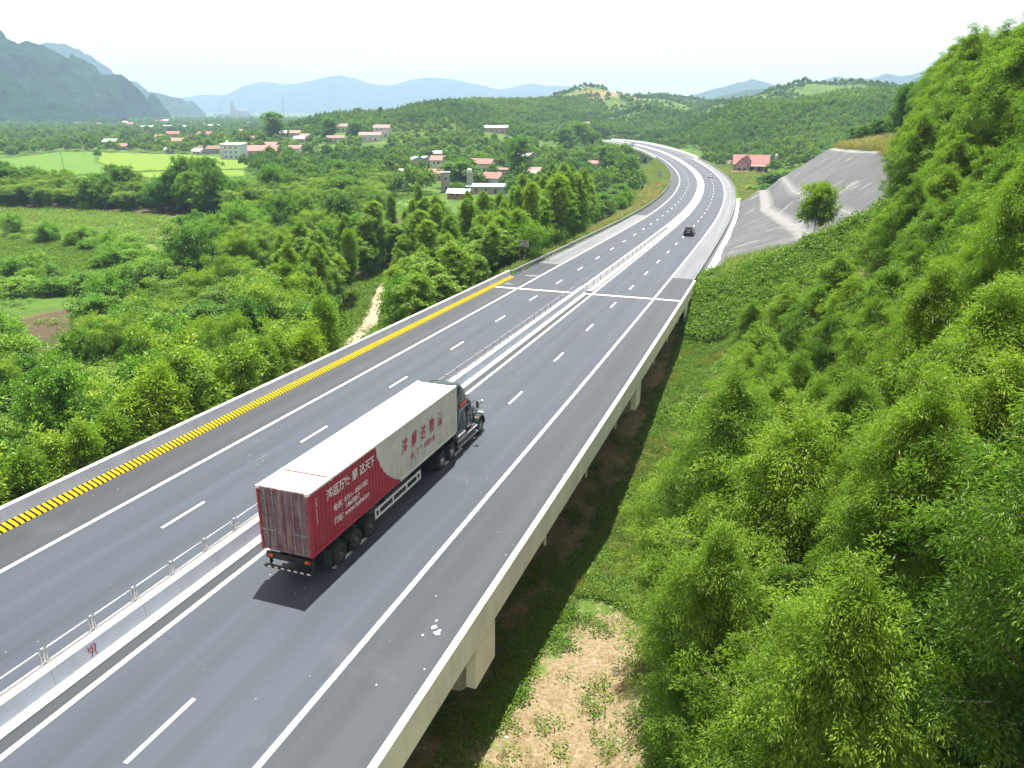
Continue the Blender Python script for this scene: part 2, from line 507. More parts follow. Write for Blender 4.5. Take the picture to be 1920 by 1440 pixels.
_fw = np.array([0, math.cos(PIT), -math.sin(PIT)]); _up = np.array([0, math.sin(PIT), math.cos(PIT)]); _rt = np.array([1., 0, 0])
def ray(px, py):
    d = _fw + (px - 960) / F_PX * _rt - (py - 720) / F_PX * _up
    return d / np.linalg.norm(d)
def ground(px, py, far=6000):
    """where the sight line of a photograph pixel meets the ground"""
    d = ray(px, py); t = 8 * 1.015 ** np.arange(450); t = t[t < far]
    P = np.array([0, 0, CZ]) + t[:, None] * d
    below = P[:, 2] < height(P[:, 0], P[:, 1])
    i = int(np.argmax(below)) if below.any() else len(t) - 1
    a, b = t[max(i - 1, 0)], t[i]
    tt = np.linspace(a, b, 24); P = np.array([0, 0, CZ]) + tt[:, None] * d
    j = int(np.argmax(P[:, 2] < height(P[:, 0], P[:, 1])))
    return P[j]
def pix(P):
    P = np.asarray(P, float) - [0, 0, CZ]; zc = P @ _fw; zc = np.where(zc < .1, .1, zc)
    return np.stack([960 + F_PX * (P @ _rt) / zc, 720 - F_PX * (P @ _up) / zc], -1)
def inpoly(p, poly):
    x, y = p[:, 0], p[:, 1]; c = np.zeros(len(p), bool); n = len(poly)
    for i in range(n):
        x0, y0 = poly[i]; x1, y1 = poly[i - 1]
        k = (y0 > y) != (y1 > y)
        c ^= k & (x < (x1 - x0) * (y - y0) / ((y1 - y0) if y1 != y0 else 1e-9) + x0)
    return c

# ------------------------------------------------------------------ ground
def axis(lo, f0, f1, hi, step, g):
    a = list(np.arange(f0, f1 + 1e-6, step)); d = step
    while a[-1] < hi: d *= g; a.append(a[-1] + d)
    d = step; b = [a[0]]
    while b[-1] > lo: d *= g; b.append(b[-1] - d)
    return np.array(b[1:][::-1] + a)
def soft(X, Y, poly, w=1.2, n=10, seed=1):
    r = np.random.default_rng(seed); t = np.zeros(X.size); P = np.stack([X.ravel(), Y.ravel()], 1)
    bx0, by0 = np.min(poly, 0) - 4 * w; bx1, by1 = np.max(poly, 0) + 4 * w
    k = (P[:, 0] > bx0) & (P[:, 0] < bx1) & (P[:, 1] > by0) & (P[:, 1] < by1)
    Q = P[k]; a = np.zeros(len(Q))
    for i in range(n): a += inpoly(Q + r.normal(0, w, 2), poly)
    t[k] = a / n
    return t.reshape(X.shape)
def gpoly(pts): return np.array([ground(*p)[:2] for p in pts])

GX = axis(-5200, -70, 120, 5200, 1.5, 1.045)
GY = axis(-90, -20, 170, 9600, 1.5, 1.032)
XX, YY = np.meshgrid(GX, GY)
ZZ = height(XX, YY)
nx, ny = len(GX), len(GY)
idx = np.arange(nx * ny).reshape(ny, nx)
quads = np.stack([idx[:-1, :-1], idx[:-1, 1:], idx[1:, 1:], idx[1:, :-1]], -1).reshape(-1, 4)

P_DIRT = gpoly([(870, 1440), (960, 1330), (1040, 1190), (1090, 1120), (1180, 1140), (1240, 1190), (1262, 1300), (1235, 1440), (1235, 1600), (760, 1600)])
P_BANKDIRT = gpoly([(1300, 745), (1350, 700), (1362, 712), (1322, 752)])
P_PATH = gpoly([(655, 640), (690, 600), (700, 560), (722, 530), (735, 535), (728, 570), (735, 600), (700, 650), (660, 690)])
P_YARD = gpoly([(1345, 300), (1400, 330), (1440, 345), (1450, 335), (1420, 322), (1380, 292)])
P_SCRUB = [gpoly([(0, 396), (200, 400), (330, 420), (330, 470), (190, 470), (0, 450)]),
           gpoly([(840, 375), (760, 362), (700, 375), (760, 390)])]
SS, OO = so(XX.ravel(), YY.ravel()); SS = SS.reshape(XX.shape); OO = OO.reshape(XX.shape)
dirt = np.maximum.reduce([soft(XX, YY, P_DIRT, 2.6, 16), soft(XX, YY, P_BANKDIRT, .7), soft(XX, YY, P_PATH, .6), soft(XX, YY, P_YARD, 3)])
under = (np.abs(OO) < 12.5) * (SS > -69) * (SS < 92) * .8
dirt = np.maximum(dirt, under)
fore = sm(14, 20, OO) * (SS > -69) * (SS < 240) * sm(16, 24, OO) * .62 * (1 - sm(84, 98, SS))           # leaf litter under the plantation
dirt = np.maximum(dirt, fore * (XX < 140))
P_WOODS = gpoly([(-250, 640), (0, 600), (150, 570), (260, 505), (330, 475), (430, 432), (560, 416), (720, 402), (1000, 452), (1100, 402), (1110, 420), (920, 540), (770, 600), (650, 640), (300, 830), (0, 960), (-260, 1100)])
P_BELT = gpoly([(-260, 372), (0, 372), (240, 380), (420, 388), (560, 374), (715, 368), (715, 420), (480, 424), (240, 402), (0, 394), (-260, 400)])
bank = .72 * sm(12, 13, OO) * (1 - sm(19, 23, OO)) * (SS > 0) * (SS < 98) * np.clip(.35 + 2.6 * fbm(XX / 4 + 30, YY / 4, 3), 0, .85)
dirt = np.maximum(dirt, bank)
woods = np.maximum(soft(XX, YY, P_WOODS, 3), soft(XX, YY, P_BELT, 3)) * (OO < -15)
woods = woods * (1 - soft(XX, YY, P_PATH, 1.2))
dirt = np.maximum(dirt, woods * .75)
strip = (sm(13.2, 14.5, np.abs(OO)) * (1 - sm(18, 24, np.abs(OO))) * (SS > 120) * (SS < 460)) * .42
dirt = np.maximum(dirt, strip)
hill3 = 1.3 * np.exp(-((XX - 140) / 110) ** 2 - ((YY - 1130) / 60) ** 2) + np.exp(-((XX - 40) / 60) ** 2 - ((YY - 470) / 14) ** 2) * .0
bare = np.clip(hill3 * 1.2, 0, 1) * (fbm(XX / 40, YY / 40, 3) > -.07)
pale = np.maximum.reduce([soft(XX, YY, p, 4) for p in P_SCRUB])
litter = np.maximum(fore, woods * 1.0)

m = NT('ground_cover')
p_ = m.pos()
n1 = m.noise(p_, .06, 5); n2 = m.noise(p_, .9, 6); n3 = m.noise(p_, 6, 4)
g = m.ramp(n1, [(.3, (.045, .095, .018)), (.5, (.075, .135, .022)), (.7, (.115, .165, .032))])
g = m.mix(m.rng(n2, .3, .7), m.mix(.55, (.03, .07, .012), g), g)
dcol = m.ramp(n3, [(.25, (.110, .082, .044)), (.5, (.205, .160, .092)), (.75, (.29, .245, .160))])
dcol = m.mix(m.rng(n2, .45, .75, 0, .6), dcol, (.150, .102, .056))
lcol = m.mix(m.rng(n3, .35, .65), (.035, .030, .018), (.115, .085, .055))
dcol = m.mix(m.attr('litter'), dcol, lcol)
fac = m.rng(m.math('ADD', m.attr('dirt'), m.math('MULTIPLY', m.math('SUBTRACT', n2, .5), 1.1)), .42, .60)
c = m.mix(fac, g, dcol)
c = m.mix(m.attr('bare'), c, m.mix(m.rng(n1, .3, .7), (.25, .155, .105), (.18, .16, .075)))
c = m.mix(m.math('MULTIPLY', m.attr('pale'), .75), c, m.mix(m.rng(n2, .3, .7), (.10, .17, .035), (.17, .20, .065)))
m.color(c); m.set(Roughness=.95); m.bsdf.inputs['Specular IOR Level'].default_value = .1
m.bump(m.math('ADD', n3, n2), .6, .12)
M['ground'] = m.mat
me = mesh_np('ground', np.stack([XX, YY, ZZ], -1).reshape(-1, 3), quads, [M['ground']], smooth=True,
             attrs={'dirt': dirt.ravel(), 'bare': bare.ravel(), 'pale': pale.ravel(), 'litter': litter.ravel()})
tag(link('ground', me), kind='structure')

def zat(x, y): return height(np.array([x], float), np.array([y], float))[0]

pc_ = np.array([ground(*q)[:2] for q in ((640, 668), (668, 640), (690, 615), (703, 590), (709, 565), (718, 545), (730, 530), (740, 518))])
tt_ = np.linspace(0, len(pc_) - 1, 60); cx_ = np.interp(tt_, np.arange(len(pc_)), pc_[:, 0]); cy2 = np.interp(tt_, np.arange(len(pc_)), pc_[:, 1])
for _ in range(6): cx_[1:-1] = (cx_[:-2] + 2 * cx_[1:-1] + cx_[2:]) / 4; cy2[1:-1] = (cy2[:-2] + 2 * cy2[1:-1] + cy2[2:]) / 4
PATHC = np.stack([cx_, cy2], 1); dx_, dy_ = np.gradient(cx_), np.gradient(cy2); ln_ = np.hypot(dx_, dy_)
wv = 1.7 + .5 * fbm(tt_ * 1.3, tt_ * 0, 3)
Vp = []; 
for f in (-1, -.5, 0, .5, 1):
    X_ = cx_ + dy_ / ln_ * wv * f; Y_ = cy2 - dx_ / ln_ * wv * f
    Vp.append(np.stack([X_, Y_, height(X_, Y_) + .16 - .05 * (abs(f) == .5) - .14 * (abs(f) == 1)], 1))
i_ = np.arange(59); qp = np.concatenate([np.stack([i_ + j * 60, i_ + 1 + j * 60, i_ + 1 + (j + 1) * 60, i_ + (j + 1) * 60], 1) for j in range(4)])
mpth = NT('path_dirt'); pq = mpth.pos(); na = mpth.noise(pq, .9, 5); nb = mpth.noise(pq, 7, 4)
mpth.color(mpth.mix(mpth.rng(nb, .3, .7, .8, 1.15), (0, 0, 0), mpth.mix(mpth.rng(na, .3, .7), (.24, .185, .115), (.36, .30, .21)))); mpth.set(Roughness=.95); mpth.bump(nb, .6, .06)
tag(link('path', mesh_np('path', np.concatenate(Vp), qp, [mpth.mat], smooth=True)), kind='structure')

# ------------------------------------------------------------------ far mountains, each a body with depth
def mountmat(name, green, rock, rockamt, scale):
    m = NT(name); p = m.pos()
    a = m.noise(p, .004 * scale, 6); b = m.noise(p, .03 * scale, 6, .65); cc = m.noise(m.mapping(p, (1, 1, .25)), .012 * scale, 5)
    col = m.mix(m.rng(b, .35, .65), tuple(x * .6 for x in green), tuple(x * 1.35 for x in green))
    col = m.mix(m.rng(a, .35, .65, 0, .4), col, (green[0] * 1.6, green[1] * 1.3, green[2]))
    col = m.mix(m.rng(cc, 1 - rockamt, 1.04 - rockamt, 0, .8), col, rock)
    m.color(col); m.set(Roughness=1.0); m.bsdf.inputs['Specular IOR Level'].default_value = 0
    m.bump(m.math('ADD', b, m.noise(p, .012, 6, .7)), 1.0, 40 / scale)
    return m.mat
M['karst'] = mountmat('wooded_limestone', (.020, .054, .024), (.085, .082, .08), .33, 1.0)
M['range'] = mountmat('distant_woods', (.045, .085, .035), (.2, .2, .18), .2, .5)

def ridge(name, sil, Y, depth, mat, rough=.08, front=1.5, nu=300, nv=80, seed=0, base=None, tilt=0.0):
    sil = np.array(sil, float)
    u = np.linspace(sil[0, 0], sil[-1, 0], nu)
    yy_ = np.interp(u, sil[:, 0], sil[:, 1])
    z0 = (ZV - 6) if base is None else base
    v = np.linspace(-1, 1, nv)
    U, Vv = np.meshgrid(u, v, indexing='ij')
    yc = Y + tilt * (U - U.mean())
    crest = (HOR - yy_) * yc[:, 0] / 1589.0 + CZ
    hu = np.clip((HOR + 14 - yy_) / (HOR + 14 - yy_.min()), .0, 1); dep = depth * (.22 + .78 * hu)[:, None]
    X = (U - 960) / 1492.0 * yc; Yw = yc + Vv * dep
    prof = 1 - np.abs(Vv) ** front
    nz = fbm(X / depth * 3.1 + seed, Yw / depth * 3.1, 5)
    rdg = 1 - np.abs(fbm(X / depth * 5 + seed * 3, Yw / depth * 2.2, 4)) * 2
    crest = crest + (crest - z0) * .07 * fbm(u / 13 + seed, u * 0 + seed, 4)
    H = (crest - z0)[:, None]
    Z = z0 + H * prof * (1 + (nz * 1.6 - (1 - rdg) * .5) * rough * 4 * np.clip(np.abs(Vv) * 2.2, 0, 1))
    Z = Z + H * .10 * fbm(X / depth * 13, Yw / depth * 13, 4) * (rough * 8) * np.clip(np.abs(Vv) * 5, .15, 1)
    rav = 1 - np.abs(fbm(X / depth * 7 + 40, Yw / depth * 1.6 + seed, 4)) * 6
    Z = Z - H * .16 * np.clip(rav, 0, 1) * np.clip(np.abs(Vv) * 3, 0, 1) * (1 - np.abs(Vv)) * (rough * 10)
    Z[0] = Z[0] * .0 + z0 - 20 if False else Z[0]
    i = np.arange(nu * nv).reshape(nu, nv)
    q = np.stack([i[:-1, :-1], i[1:, :-1], i[1:, 1:], i[:-1, 1:]], -1).reshape(-1, 4)
    me = mesh_np(name, np.stack([X, Yw, Z], -1).reshape(-1, 3), q, [mat], smooth=True)
    return tag(link(name, me), kind='structure')

ridge('mountain', [(-420, 120), (-300, 60), (-160, 85), (-60, 50), (0, 64), (22, 70), (42, 78), (58, 86), (76, 79), (98, 84), (122, 97), (148, 112), (166, 131), (188, 139), (214, 140), (238, 139), (252, 152), (266, 168), (277, 190), (286, 208), (292, 219)], 2150, 470, M['karst'], .22, 2.8, seed=2, tilt=1.0)
ridge('mountain', [(-260, 130), (-120, 100), (0, 132), (30, 150), (58, 178), (95, 192), (140, 203), (185, 214), (230, 221)], 1850, 260, M['karst'], .10, 1.5, seed=7)
ridge('mountain', [(60, 100), (115, 85), (132, 88), (152, 96), (178, 114), (202, 131), (250, 158), (300, 195), (320, 215)], 4400, 700, M['karst'], .12, 2.0, seed=4)
ridge('mountain', [(230, 190), (268, 171), (285, 172), (304, 176), (324, 184), (346, 190), (358, 200), (372, 216)], 4200, 420, M['karst'], .12, 2.2, seed=5)
ridge('mountain', [(250, 200), (330, 186), (346, 183), (382, 178), (430, 178), (462, 162), (498, 153), (530, 158), (560, 157), (592, 151), (640, 141), (668, 147), (694, 156), (730, 161), (762, 153), (800, 145), (832, 147), (862, 151), (902, 160), (940, 168), (972, 160), (1002, 157), (1032, 161), (1062, 162), (1086, 168), (1140, 190), (1200, 205)], 8600, 1300, M['range'], .05, 1.5, seed=9, nu=260)
ridge('mountain', [(1215, 205), (1262, 190), (1292, 180), (1342, 165), (1378, 156), (1404, 150), (1442, 158), (1472, 163), (1502, 155), (1530, 152), (1562, 143), (1590, 148), (1622, 147), (1652, 139), (1684, 145), (1704, 138), (1722, 136), (1746, 139), (1790, 128), (1850, 150), (1950, 150), (2100, 180)], 5400, 900, M['range'], .06, 1.5, seed=11, nu=240)
ridge('mountain', [(1290, 205), (1345, 182), (1400, 168), (1430, 166), (1480, 178), (1540, 190), (1600, 205)], 3300, 500, M['range'], .06, 1.5, seed=13)

# ------------------------------------------------------------------ road
def strip(name, o0, o1, s0, s1, h, mat, step=4.0, parent=None, n=1):
    ss = np.linspace(s0, s1, max(2, int(math.ceil((s1 - s0) / step)) + 1))
    oo = np.linspace(o0, o1, n + 1)
    V = np.concatenate([R(ss, np.full(len(ss), o), h) for o in oo])
    uv = np.concatenate([np.stack([np.full(len(ss), o), ss], 1) for o in oo])
    k = len(ss); q = []
    for j in range(n):
        a = np.arange(k - 1) + j * k
        q.append(np.stack([a, a + k, a + k + 1, a + 1], 1))
    return link(name, mesh_np(name, V, np.concatenate(q), [mat], uv=uv), parent)

def sweep(name, prof, s0, s1, mat, step=4.0, parent=None, closed=True, mis=None, smooth=False):
    """cross-section of (offset, height) points carried along the road"""
    ss = np.linspace(s0, s1, max(2, int(math.ceil((s1 - s0) / step)) + 1)); k = len(ss); n = len(prof)
    V = np.concatenate([R(ss, np.full(k, p[0]), p[1]) for p in prof])
    per = np.cumsum([0] + [math.dist(prof[i], prof[i + 1]) for i in range(n - 1)])
    uv = np.concatenate([np.stack([np.full(k, per[i]), ss], 1) for i in range(n)])
    fs = []; mi = []
    for j in range(n if closed else n - 1):
        a = np.arange(k - 1); j2 = (j + 1) % n
        fs += np.stack([j * k + a, j * k + a + 1, j2 * k + a + 1, j2 * k + a], 1).tolist()
        mi += [0 if mis is None else mis[j]] * (k - 1)
    if closed:
        fs += [[j * k for j in range(n)], [j * k + k - 1 for j in range(n)][::-1]]; mi += [0, 0]
    me = mesh_np(name, V, fs, mat if isinstance(mat, list) else [mat], mi, smooth, uv)
    return link(name, me, parent)

S0, JOINT, J2, S1 = -66.0, 88.0, 467.0, 750.0
road = strip('road', -12.35, 12.35, S0, S1, 0, M['lane'], 4, None, 4)
tag(road, kind='structure')
for a, b, s0, s1, mt in ((8.75, 12.0, S0, 103.4, 'shoulder'), (8.75, 12.35, 103.4, J2, 'shoulder_pale'), (8.75, 12.0, J2, S1, 'shoulder'),
                         (-12.0, -8.62, S0, 108.5, 'shoulder'), (-12.35, -8.62, 108.5, 196.0, 'shoulder_pale'), (-12.35, -8.62, 196, S1, 'shoulder'),
                         (.47, .98, S0, 165, 'shoulder'), (-1.02, -.72, S0, JOINT, 'shoulder')):
    strip('shoulder', a, b, s0, s1, .004, M[mt], 4, road)
for o in (-8.477, -1.143, 1.115, 8.607):
    strip('edge_line', o - .11, o + .11, S0, S1, .008, M['paint'], 3, road)
dash_me = mesh_np('lane_dash', [(-.08, 0, 0), (.08, 0, 0), (.08, 2.9, 0), (-.08, 2.9, 0)], np.array([[0, 1, 2, 3]]), [M['paint']])
for o, y0 in ((-4.852, 24.626), (4.797, 12.998)):
    k = -6
    while y0 + k * 11.4075 < 620:
        s = y0 + k * 11.4075; k += 1
        if s < S0: continue
        d = link('lane_dash', dash_me, road)
        d.matrix_world = Matrix.Translation(Vector(R(s, o, .008).tolist())) @ RM(s).to_4x4()
for s, a, b in ((JOINT, -11.45, -.74), (JOINT, .52, 11.95), (J2, -11.5, -1.3), (J2, 1.3, 11.6)):
    strip('joint_band', a, b, s - .3, s + .3, .012, M['joint'], .3, road)
# pale smears of concrete by the left shoulder
for s, o, w, l in ((97.5, -9.6, 1.9, .5), (90.6, -10.6, .9, .5)):
    strip('cement_smear', o - w / 2, o + w / 2, s - l, s + l, .010, M['shoulder_pale'], .5, road)

rs_ = np.random.default_rng(17); SPS, SPO = 22.1, 10.8
for s, o, rad in ((SPS + .1, SPO - .1, .12), (SPS - .2, SPO + .16, .15), (SPS + .5, SPO - .2, .05), (SPS - .5, SPO - .3, .045), (SPS + 2, SPO - .9, .03), (SPS - 2.2, SPO + .6, .035), (SPS - 3.5, SPO - .6, .03), (SPS + 6, SPO + .7, .03)):
    a_ = np.linspace(0, 6.283, 12)[:-1]; rr_ = rad * rs_.uniform(.45, 1.3, 11)
    V = R(s + rr_ * np.sin(a_) * 1.3, o + rr_ * np.cos(a_), .009)
    link('paint_splash', mesh_np('paint_splash', V, [list(range(11))], [M['joint']]), road)
# ------------------------------------------------------------------ the near bridge
bridge = empty('highway_bridge', R(40, 0, -6).tolist(), label='concrete highway bridge carrying the near stretch of road past the plantation', cat='bridge')
def under(o, root=bridge):
    o.parent = root; o.matrix_parent_inverse = root.matrix_world.inverted(); return o
bpy.context.view_layer.update()
BE = 95.7
under(sweep('deck_slab', [(-12.3, -.02), (12.42, -.02), (12.42, -.34), (11.0, -.55), (-11.0, -.55), (-12.3, -.34)], S0, 92, M['deck'], 8))
for o in (-10, -6, -2, 2, 6, 10):
    under(sweep('girder', [(o - .9, -.56), (o + .9, -.56), (o + .55, -1.75), (o - .55, -1.75)], S0, 91.5, M['pier'], 20))
mstripe = NT('warning_stripes')
uvn = mstripe.n('ShaderNodeSeparateXYZ'); mstripe.l(mstripe.uv(), uvn.inputs[0])
fr = mstripe.math('FRACT', mstripe.math('ADD', mstripe.math('MULTIPLY', uvn.outputs['Y'], 3.28), mstripe.math('MULTIPLY', uvn.outputs['X'], .28)))
st_ = mstripe.rng(fr, .56, .60)
gr = mstripe.noise(mstripe.pos(), 5, 4)
mstripe.color(mstripe.mix(mstripe.rng(gr, .3, .72, .75, 1.1), (0, 0, 0), mstripe.mix(st_, (.56, .38, .006), (.012, .009, .006))))
mstripe.set(Roughness=.8); mstripe.bsdf.inputs['Specular IOR Level'].default_value = .12
M['stripes'] = mstripe.mat
PL = 5.02
def panel_row(prof, s_from, s_to, mats, mis, root):
    s = s_from
    while s < s_to - .5:
        e = min(s + PL, s_to)
        under(sweep('parapet_panel', prof, s + .007, e - .007, mats, PL, None, True, mis), root); s = e
# right parapet: sloping inner face, cap, plain outer face
panel_row([(11.98, .013), (12.08, .35), (12.20, .90), (12.46, .90), (12.50, -.42), (12.425, -.42), (12.425, .013)], S0 + .6, 97.4, [M['deck'], M['parapet_top'], M['shade_blue']], [2, 2, 1, 0, 0, 0, 0], bridge)
# left parapet: striped foot
panel_row([(-11.42, .013), (-11.50, .10), (-11.86, .28), (-11.95, .95), (-12.22, .95), (-12.32, -.42), (-12.305, -.42), (-12.305, .013)], S0 + .6, 95.7, [M['shade_blue'], M['parapet_top'], M['stripes'], M['deck']], [2, 2, 0, 1, 3, 3, 3, 3], bridge)
# white drain pipes below the right edge
M['pipe'] = plain('white_pipe', (.62, .62, .6), .5)
s = 6.6
while s < 86:
    mb = MB(); a = R(s, 12.20, -.36); b = R(s, 12.20, -1.45); mb.cyl(a, b, .075, 8); under(mb.build('drain_pipe', M['pipe'])); s += 8.45
# piers
for sp in (-44.0, -10.3, 23.4, 57.1):
    mb = MB(); Mx = RM(sp); cpt = Vector(R(sp, 0, 0).tolist())
    def W(o, y, z): return cpt + Mx @ Vector((o, y, z))
    prof = [(-12.25, -1.76), (12.25, -1.76), (12.25, -2.35), (11.7, -2.9), (10.4, -3.2), (-10.4, -3.2), (-11.7, -2.9), (-12.25, -2.35)]
    mb.add([W(p[0], -.95, p[1]) for p in prof] + [W(p[0], .95, p[1]) for p in prof],
           [list(range(8)), list(range(8, 16))[::-1]] + [[i, 8 + i, 8 + (i + 1) % 8, (i + 1) % 8] for i in range(8)])
    cap = under(mb.build('pier_cap', M['pier']))
    for sg in (-1, 1):
        mb = MB(); q = [W(sg * a, y, z) for z in (-2.55, -.56) for a, y in ((11.95, -1.05), (12.36, -1.05), (12.36, 1.05), (11.95, 1.05))]
        mb.hull8(q[:4] if sg > 0 else q[:4][::-1], q[4:] if sg > 0 else q[4:][::-1]); under(mb.build('end_plate', M['deck']))
    for o in (-8.2, 0, 8.2):
        b = W(o, 0, -3.1); mb = MB(); mb.cyl(b, Vector((b.x, b.y, zat(b.x, b.y) - .6)), .75, 16); auto_smooth(under(mb.build('pier_column', M['pier'])))
mb = MB(); cpt = Vector(R(92, 0, 0).tolist()); Mx = RM(92)
q = [cpt + Mx @ Vector(v) for v in ((-12.2, -1.0, -6), (12.25, -1.0, -6), (12.25, .8, -6), (-12.2, .8, -6), (-12.2, -1.0, -.57), (12.25, -1.0, -.57), (12.25, .8, -.57), (-12.2, .8, -.57))]
mb.hull8(q[:4], q[4:]); under(mb.build('abutment', M['deck']))
for sg in (-1, 1):
    mb = MB(); q = [cpt + Mx @ Vector((sg * x, y, z)) for x, y, z in ((12.28, -3.6, -4.6), (12.34, -3.6, -4.6), (12.34, -1.6, -4.6), (12.28, -1.6, -4.6), (12.26, -4.3, -.43), (12.44, -4.3, -.43), (12.44, -2.2, -.43), (12.26, -2.2, -.43))]
    mb.hull8(q[:4] if sg > 0 else q[:4][::-1], q[4:] if sg > 0 else q[4:][::-1]); under(mb.build('wing_plate', M['deck']))

# ------------------------------------------------------------------ central barrier with its rail
barrier = empty('central_barrier', R(40, 0, 0).tolist(), label='grey concrete barrier with steel hoop rail between the two carriageways', cat='barrier')
bpy.context.view_layer.update()
panel_prof = [(.46, .013), (.46, .05), (.20, .20), (.10, .85), (-.35, .85), (-.45, .20), (-.71, .05), (-.71, .013)]
s = S0 + .6
while s < JOINT - .1:
    e = min(s + 4.0, JOINT)
    under(sweep('barrier_panel', panel_prof, s + .006, e - .006, [M['shade_blue'], M['parapet_top']], 4, None, True, [1, 1, 0, 1, 0, 1, 1, 0]), barrier); s = e
def loop_mesh(L=1.74):
    mb = MB(); pts = []
    z0, z1, y0, y1, r = .06, .56, .02, L, .09
    for cy_, cz_, a0 in ((y1 - r, z1 - r, 0), (y0 + r, z1 - r, 90), (y0 + r, z0 + r, 180), (y1 - r, z0 + r, 270)):
        for i in range(4):
            a = math.radians(a0 + i * 30); pts.append((0, cy_ + r * math.cos(a), cz_ + r * math.sin(a)))
    mb.tube(pts, .027, 6, 0, True); return mb.mesh('rail_hoop', M['steel'], True)
hoop = loop_mesh()
mb = MB(); mb.cyl((0, 0, 0), (0, 0, .60), .042, 8); mb.cyl((0, 0, .60), (0, 0, .625), .052, 8); mb.cbox((0, 0, .01), (.16, .16, .02))
mb.cbox((.0, .0, .30), (.03, .22, .03)); mb.cbox((.0, .0, .10), (.03, .22, .03))
post = mb.mesh('rail_post', M['steel'])
s = 14.75 - 1.94 * 12
while s < JOINT - 4:
    p = link('rail_post', post); p.matrix_world = Matrix.Translation(Vector(R(s, -.42 + .10, .852).tolist())) @ RM(s).to_4x4(); under(p, barrier)
    h_ = link('rail_hoop', hoop); h_.matrix_world = Matrix.Translation(Vector(R(s + .10, -.42 + .10, .852).tolist())) @ RM(s).to_4x4(); under(h_, barrier)
    s += 1.94
# painted count on the barrier face
def text_mesh(body, size, mat, font_scale=(1, 1), align='LEFT', extrude=0.0, bold=0.0, shear=0.0):
    cu = bpy.data.curves.new('lettering', 'FONT'); cu.body = body; cu.size = size; cu.align_x = align; cu.align_y = 'CENTER'
    cu.extrude = extrude; cu.offset = bold; cu.shear = shear
    t = bpy.data.objects.new('lettering', cu); COL.objects.link(t)
    bpy.context.view_layer.update()
    dg = bpy.context.evaluated_depsgraph_get()
    me = bpy.data.meshes.new_from_object(t.evaluated_get(dg))
    bpy.data.objects.remove(t); bpy.data.curves.remove(cu)
    me.transform(Matrix.Diagonal((font_scale[0], font_scale[1], 1, 1)))
    me.materials.clear(); me.materials.append(mat)
    return me
M['red_paint'] = plain('dark_red_lettering', (.30, .012, .03), .6)
M['white_paint'] = plain('white_lettering', (.78, .74, .74), .6)
for body, hz, ds in (('H3', .62, 0), ('71', .40, .02)):
    t = link('painted_number', text_mesh(body, .30, M['red_paint'], align='CENTER', bold=.006))
    bs = R(16.15 + ds, .165 + (.62 - hz) * .154, hz + .0)
    ax = RM(16.15)
    # lie on the sloping face: x along the road, y up the face
    rot = ax @ Matrix(((0, -.152, .988), (1, 0, 0), (0, .988, .152)))
    t.matrix_world = Matrix.Translation(Vector(bs.tolist()) + ax @ Vector((.012, 0, 0))) @ rot.to_4x4()
    under(t, barrier)
    # sits 12 mm proud so it never lies in the face

# ------------------------------------------------------------------ kerbed median beyond the bridge
median = empty('median_kerb', R(200, 0, 0).tolist(), label='pale kerbed median running beyond the bridge joint', cat='median')
bpy.context.view_layer.update()
under(sweep('kerb', [(.36, .013), (.36, .20), (.84, .20), (.90, .013)], 89, 166, M['kerb'], 3), median)
under(sweep('kerb', [(-.98, .013), (-.95, .12), (-.80, .12), (-.80, .013)], 89, 166, M['kerb'], 3), median)
strip('infill', -.79, .355, 89, 166, .09, M['shoulder_pale'], 4)
under(bpy.data.objects['infill'], median)
under(sweep('kerb', [(-.98, .013), (-.95, .20), (.86, .20), (.92, .013)], 166.02, S1, M['kerb'], 4), median)
mb = MB()
mb.cyl((0, 0, 0), (0, 0, .78), .045, 6); spost = mb.mesh('median_post', M['steel_dark'])
for s in np.arange(90, 460, 4.0):
    p = link('post', spost); p.matrix_world = Matrix.Translation(Vector(R(s, -.1, .08).tolist())) @ RM(s).to_4x4(); under(p, median)
mb = MB(); mb.tube([R(s, -.1, .82).tolist() for s in np.arange(90, 462, 4)], .016, 5); under(mb.build('cable', M['steel_dark']), median)

# ------------------------------------------------------------------ guard rails on the embankment
mb = MB(); mb.box((-.06, -.05, -.5), (.06, .05, .74)); gpost = mb.mesh('guard_post', M['steel_dark'])
def guardrail(o, s0, s1, face, label, step=2.0):
    g = empty('guard_rail', R((s0 + s1) / 2, o, 0).tolist(), label=label, cat='guard rail')
    bpy.context.view_layer.update()
    prof = [(o + face * d, h) for d, h in ((.07, .42), (.15, .47), (.15, .53), (.07, .58), (.07, .62), (.15, .67), (.15, .73), (.07, .78))]
    prof = prof + [(a - face * .012, b) for a, b in prof[::-1]]
    under(sweep('rail_beam', prof, s0, s1, M['steel'], 3), g)
    for s in np.arange(s0 + .3, s1, step if s1 < 300 else 2.0):
        p = link('post', gpost); p.matrix_world = Matrix.Translation(Vector(R(s, o, 0).tolist())) @ RM(s).to_4x4(); under(p, g)
    return g
guardrail(-12.15, 95.9, 290, 1, 'grey steel guard rail along the left verge beyond the bridge parapet')
guardrail(-12.15, 290, 466, 1, 'far steel guard rail round the inside of the left bend')
guardrail(12.15, 97.6, 290, -1, 'grey steel guard rail between the right shoulder and the concrete gutter')
guardrail(12.15, 290, 466, -1, 'far steel guard rail round the outside of the right bend')

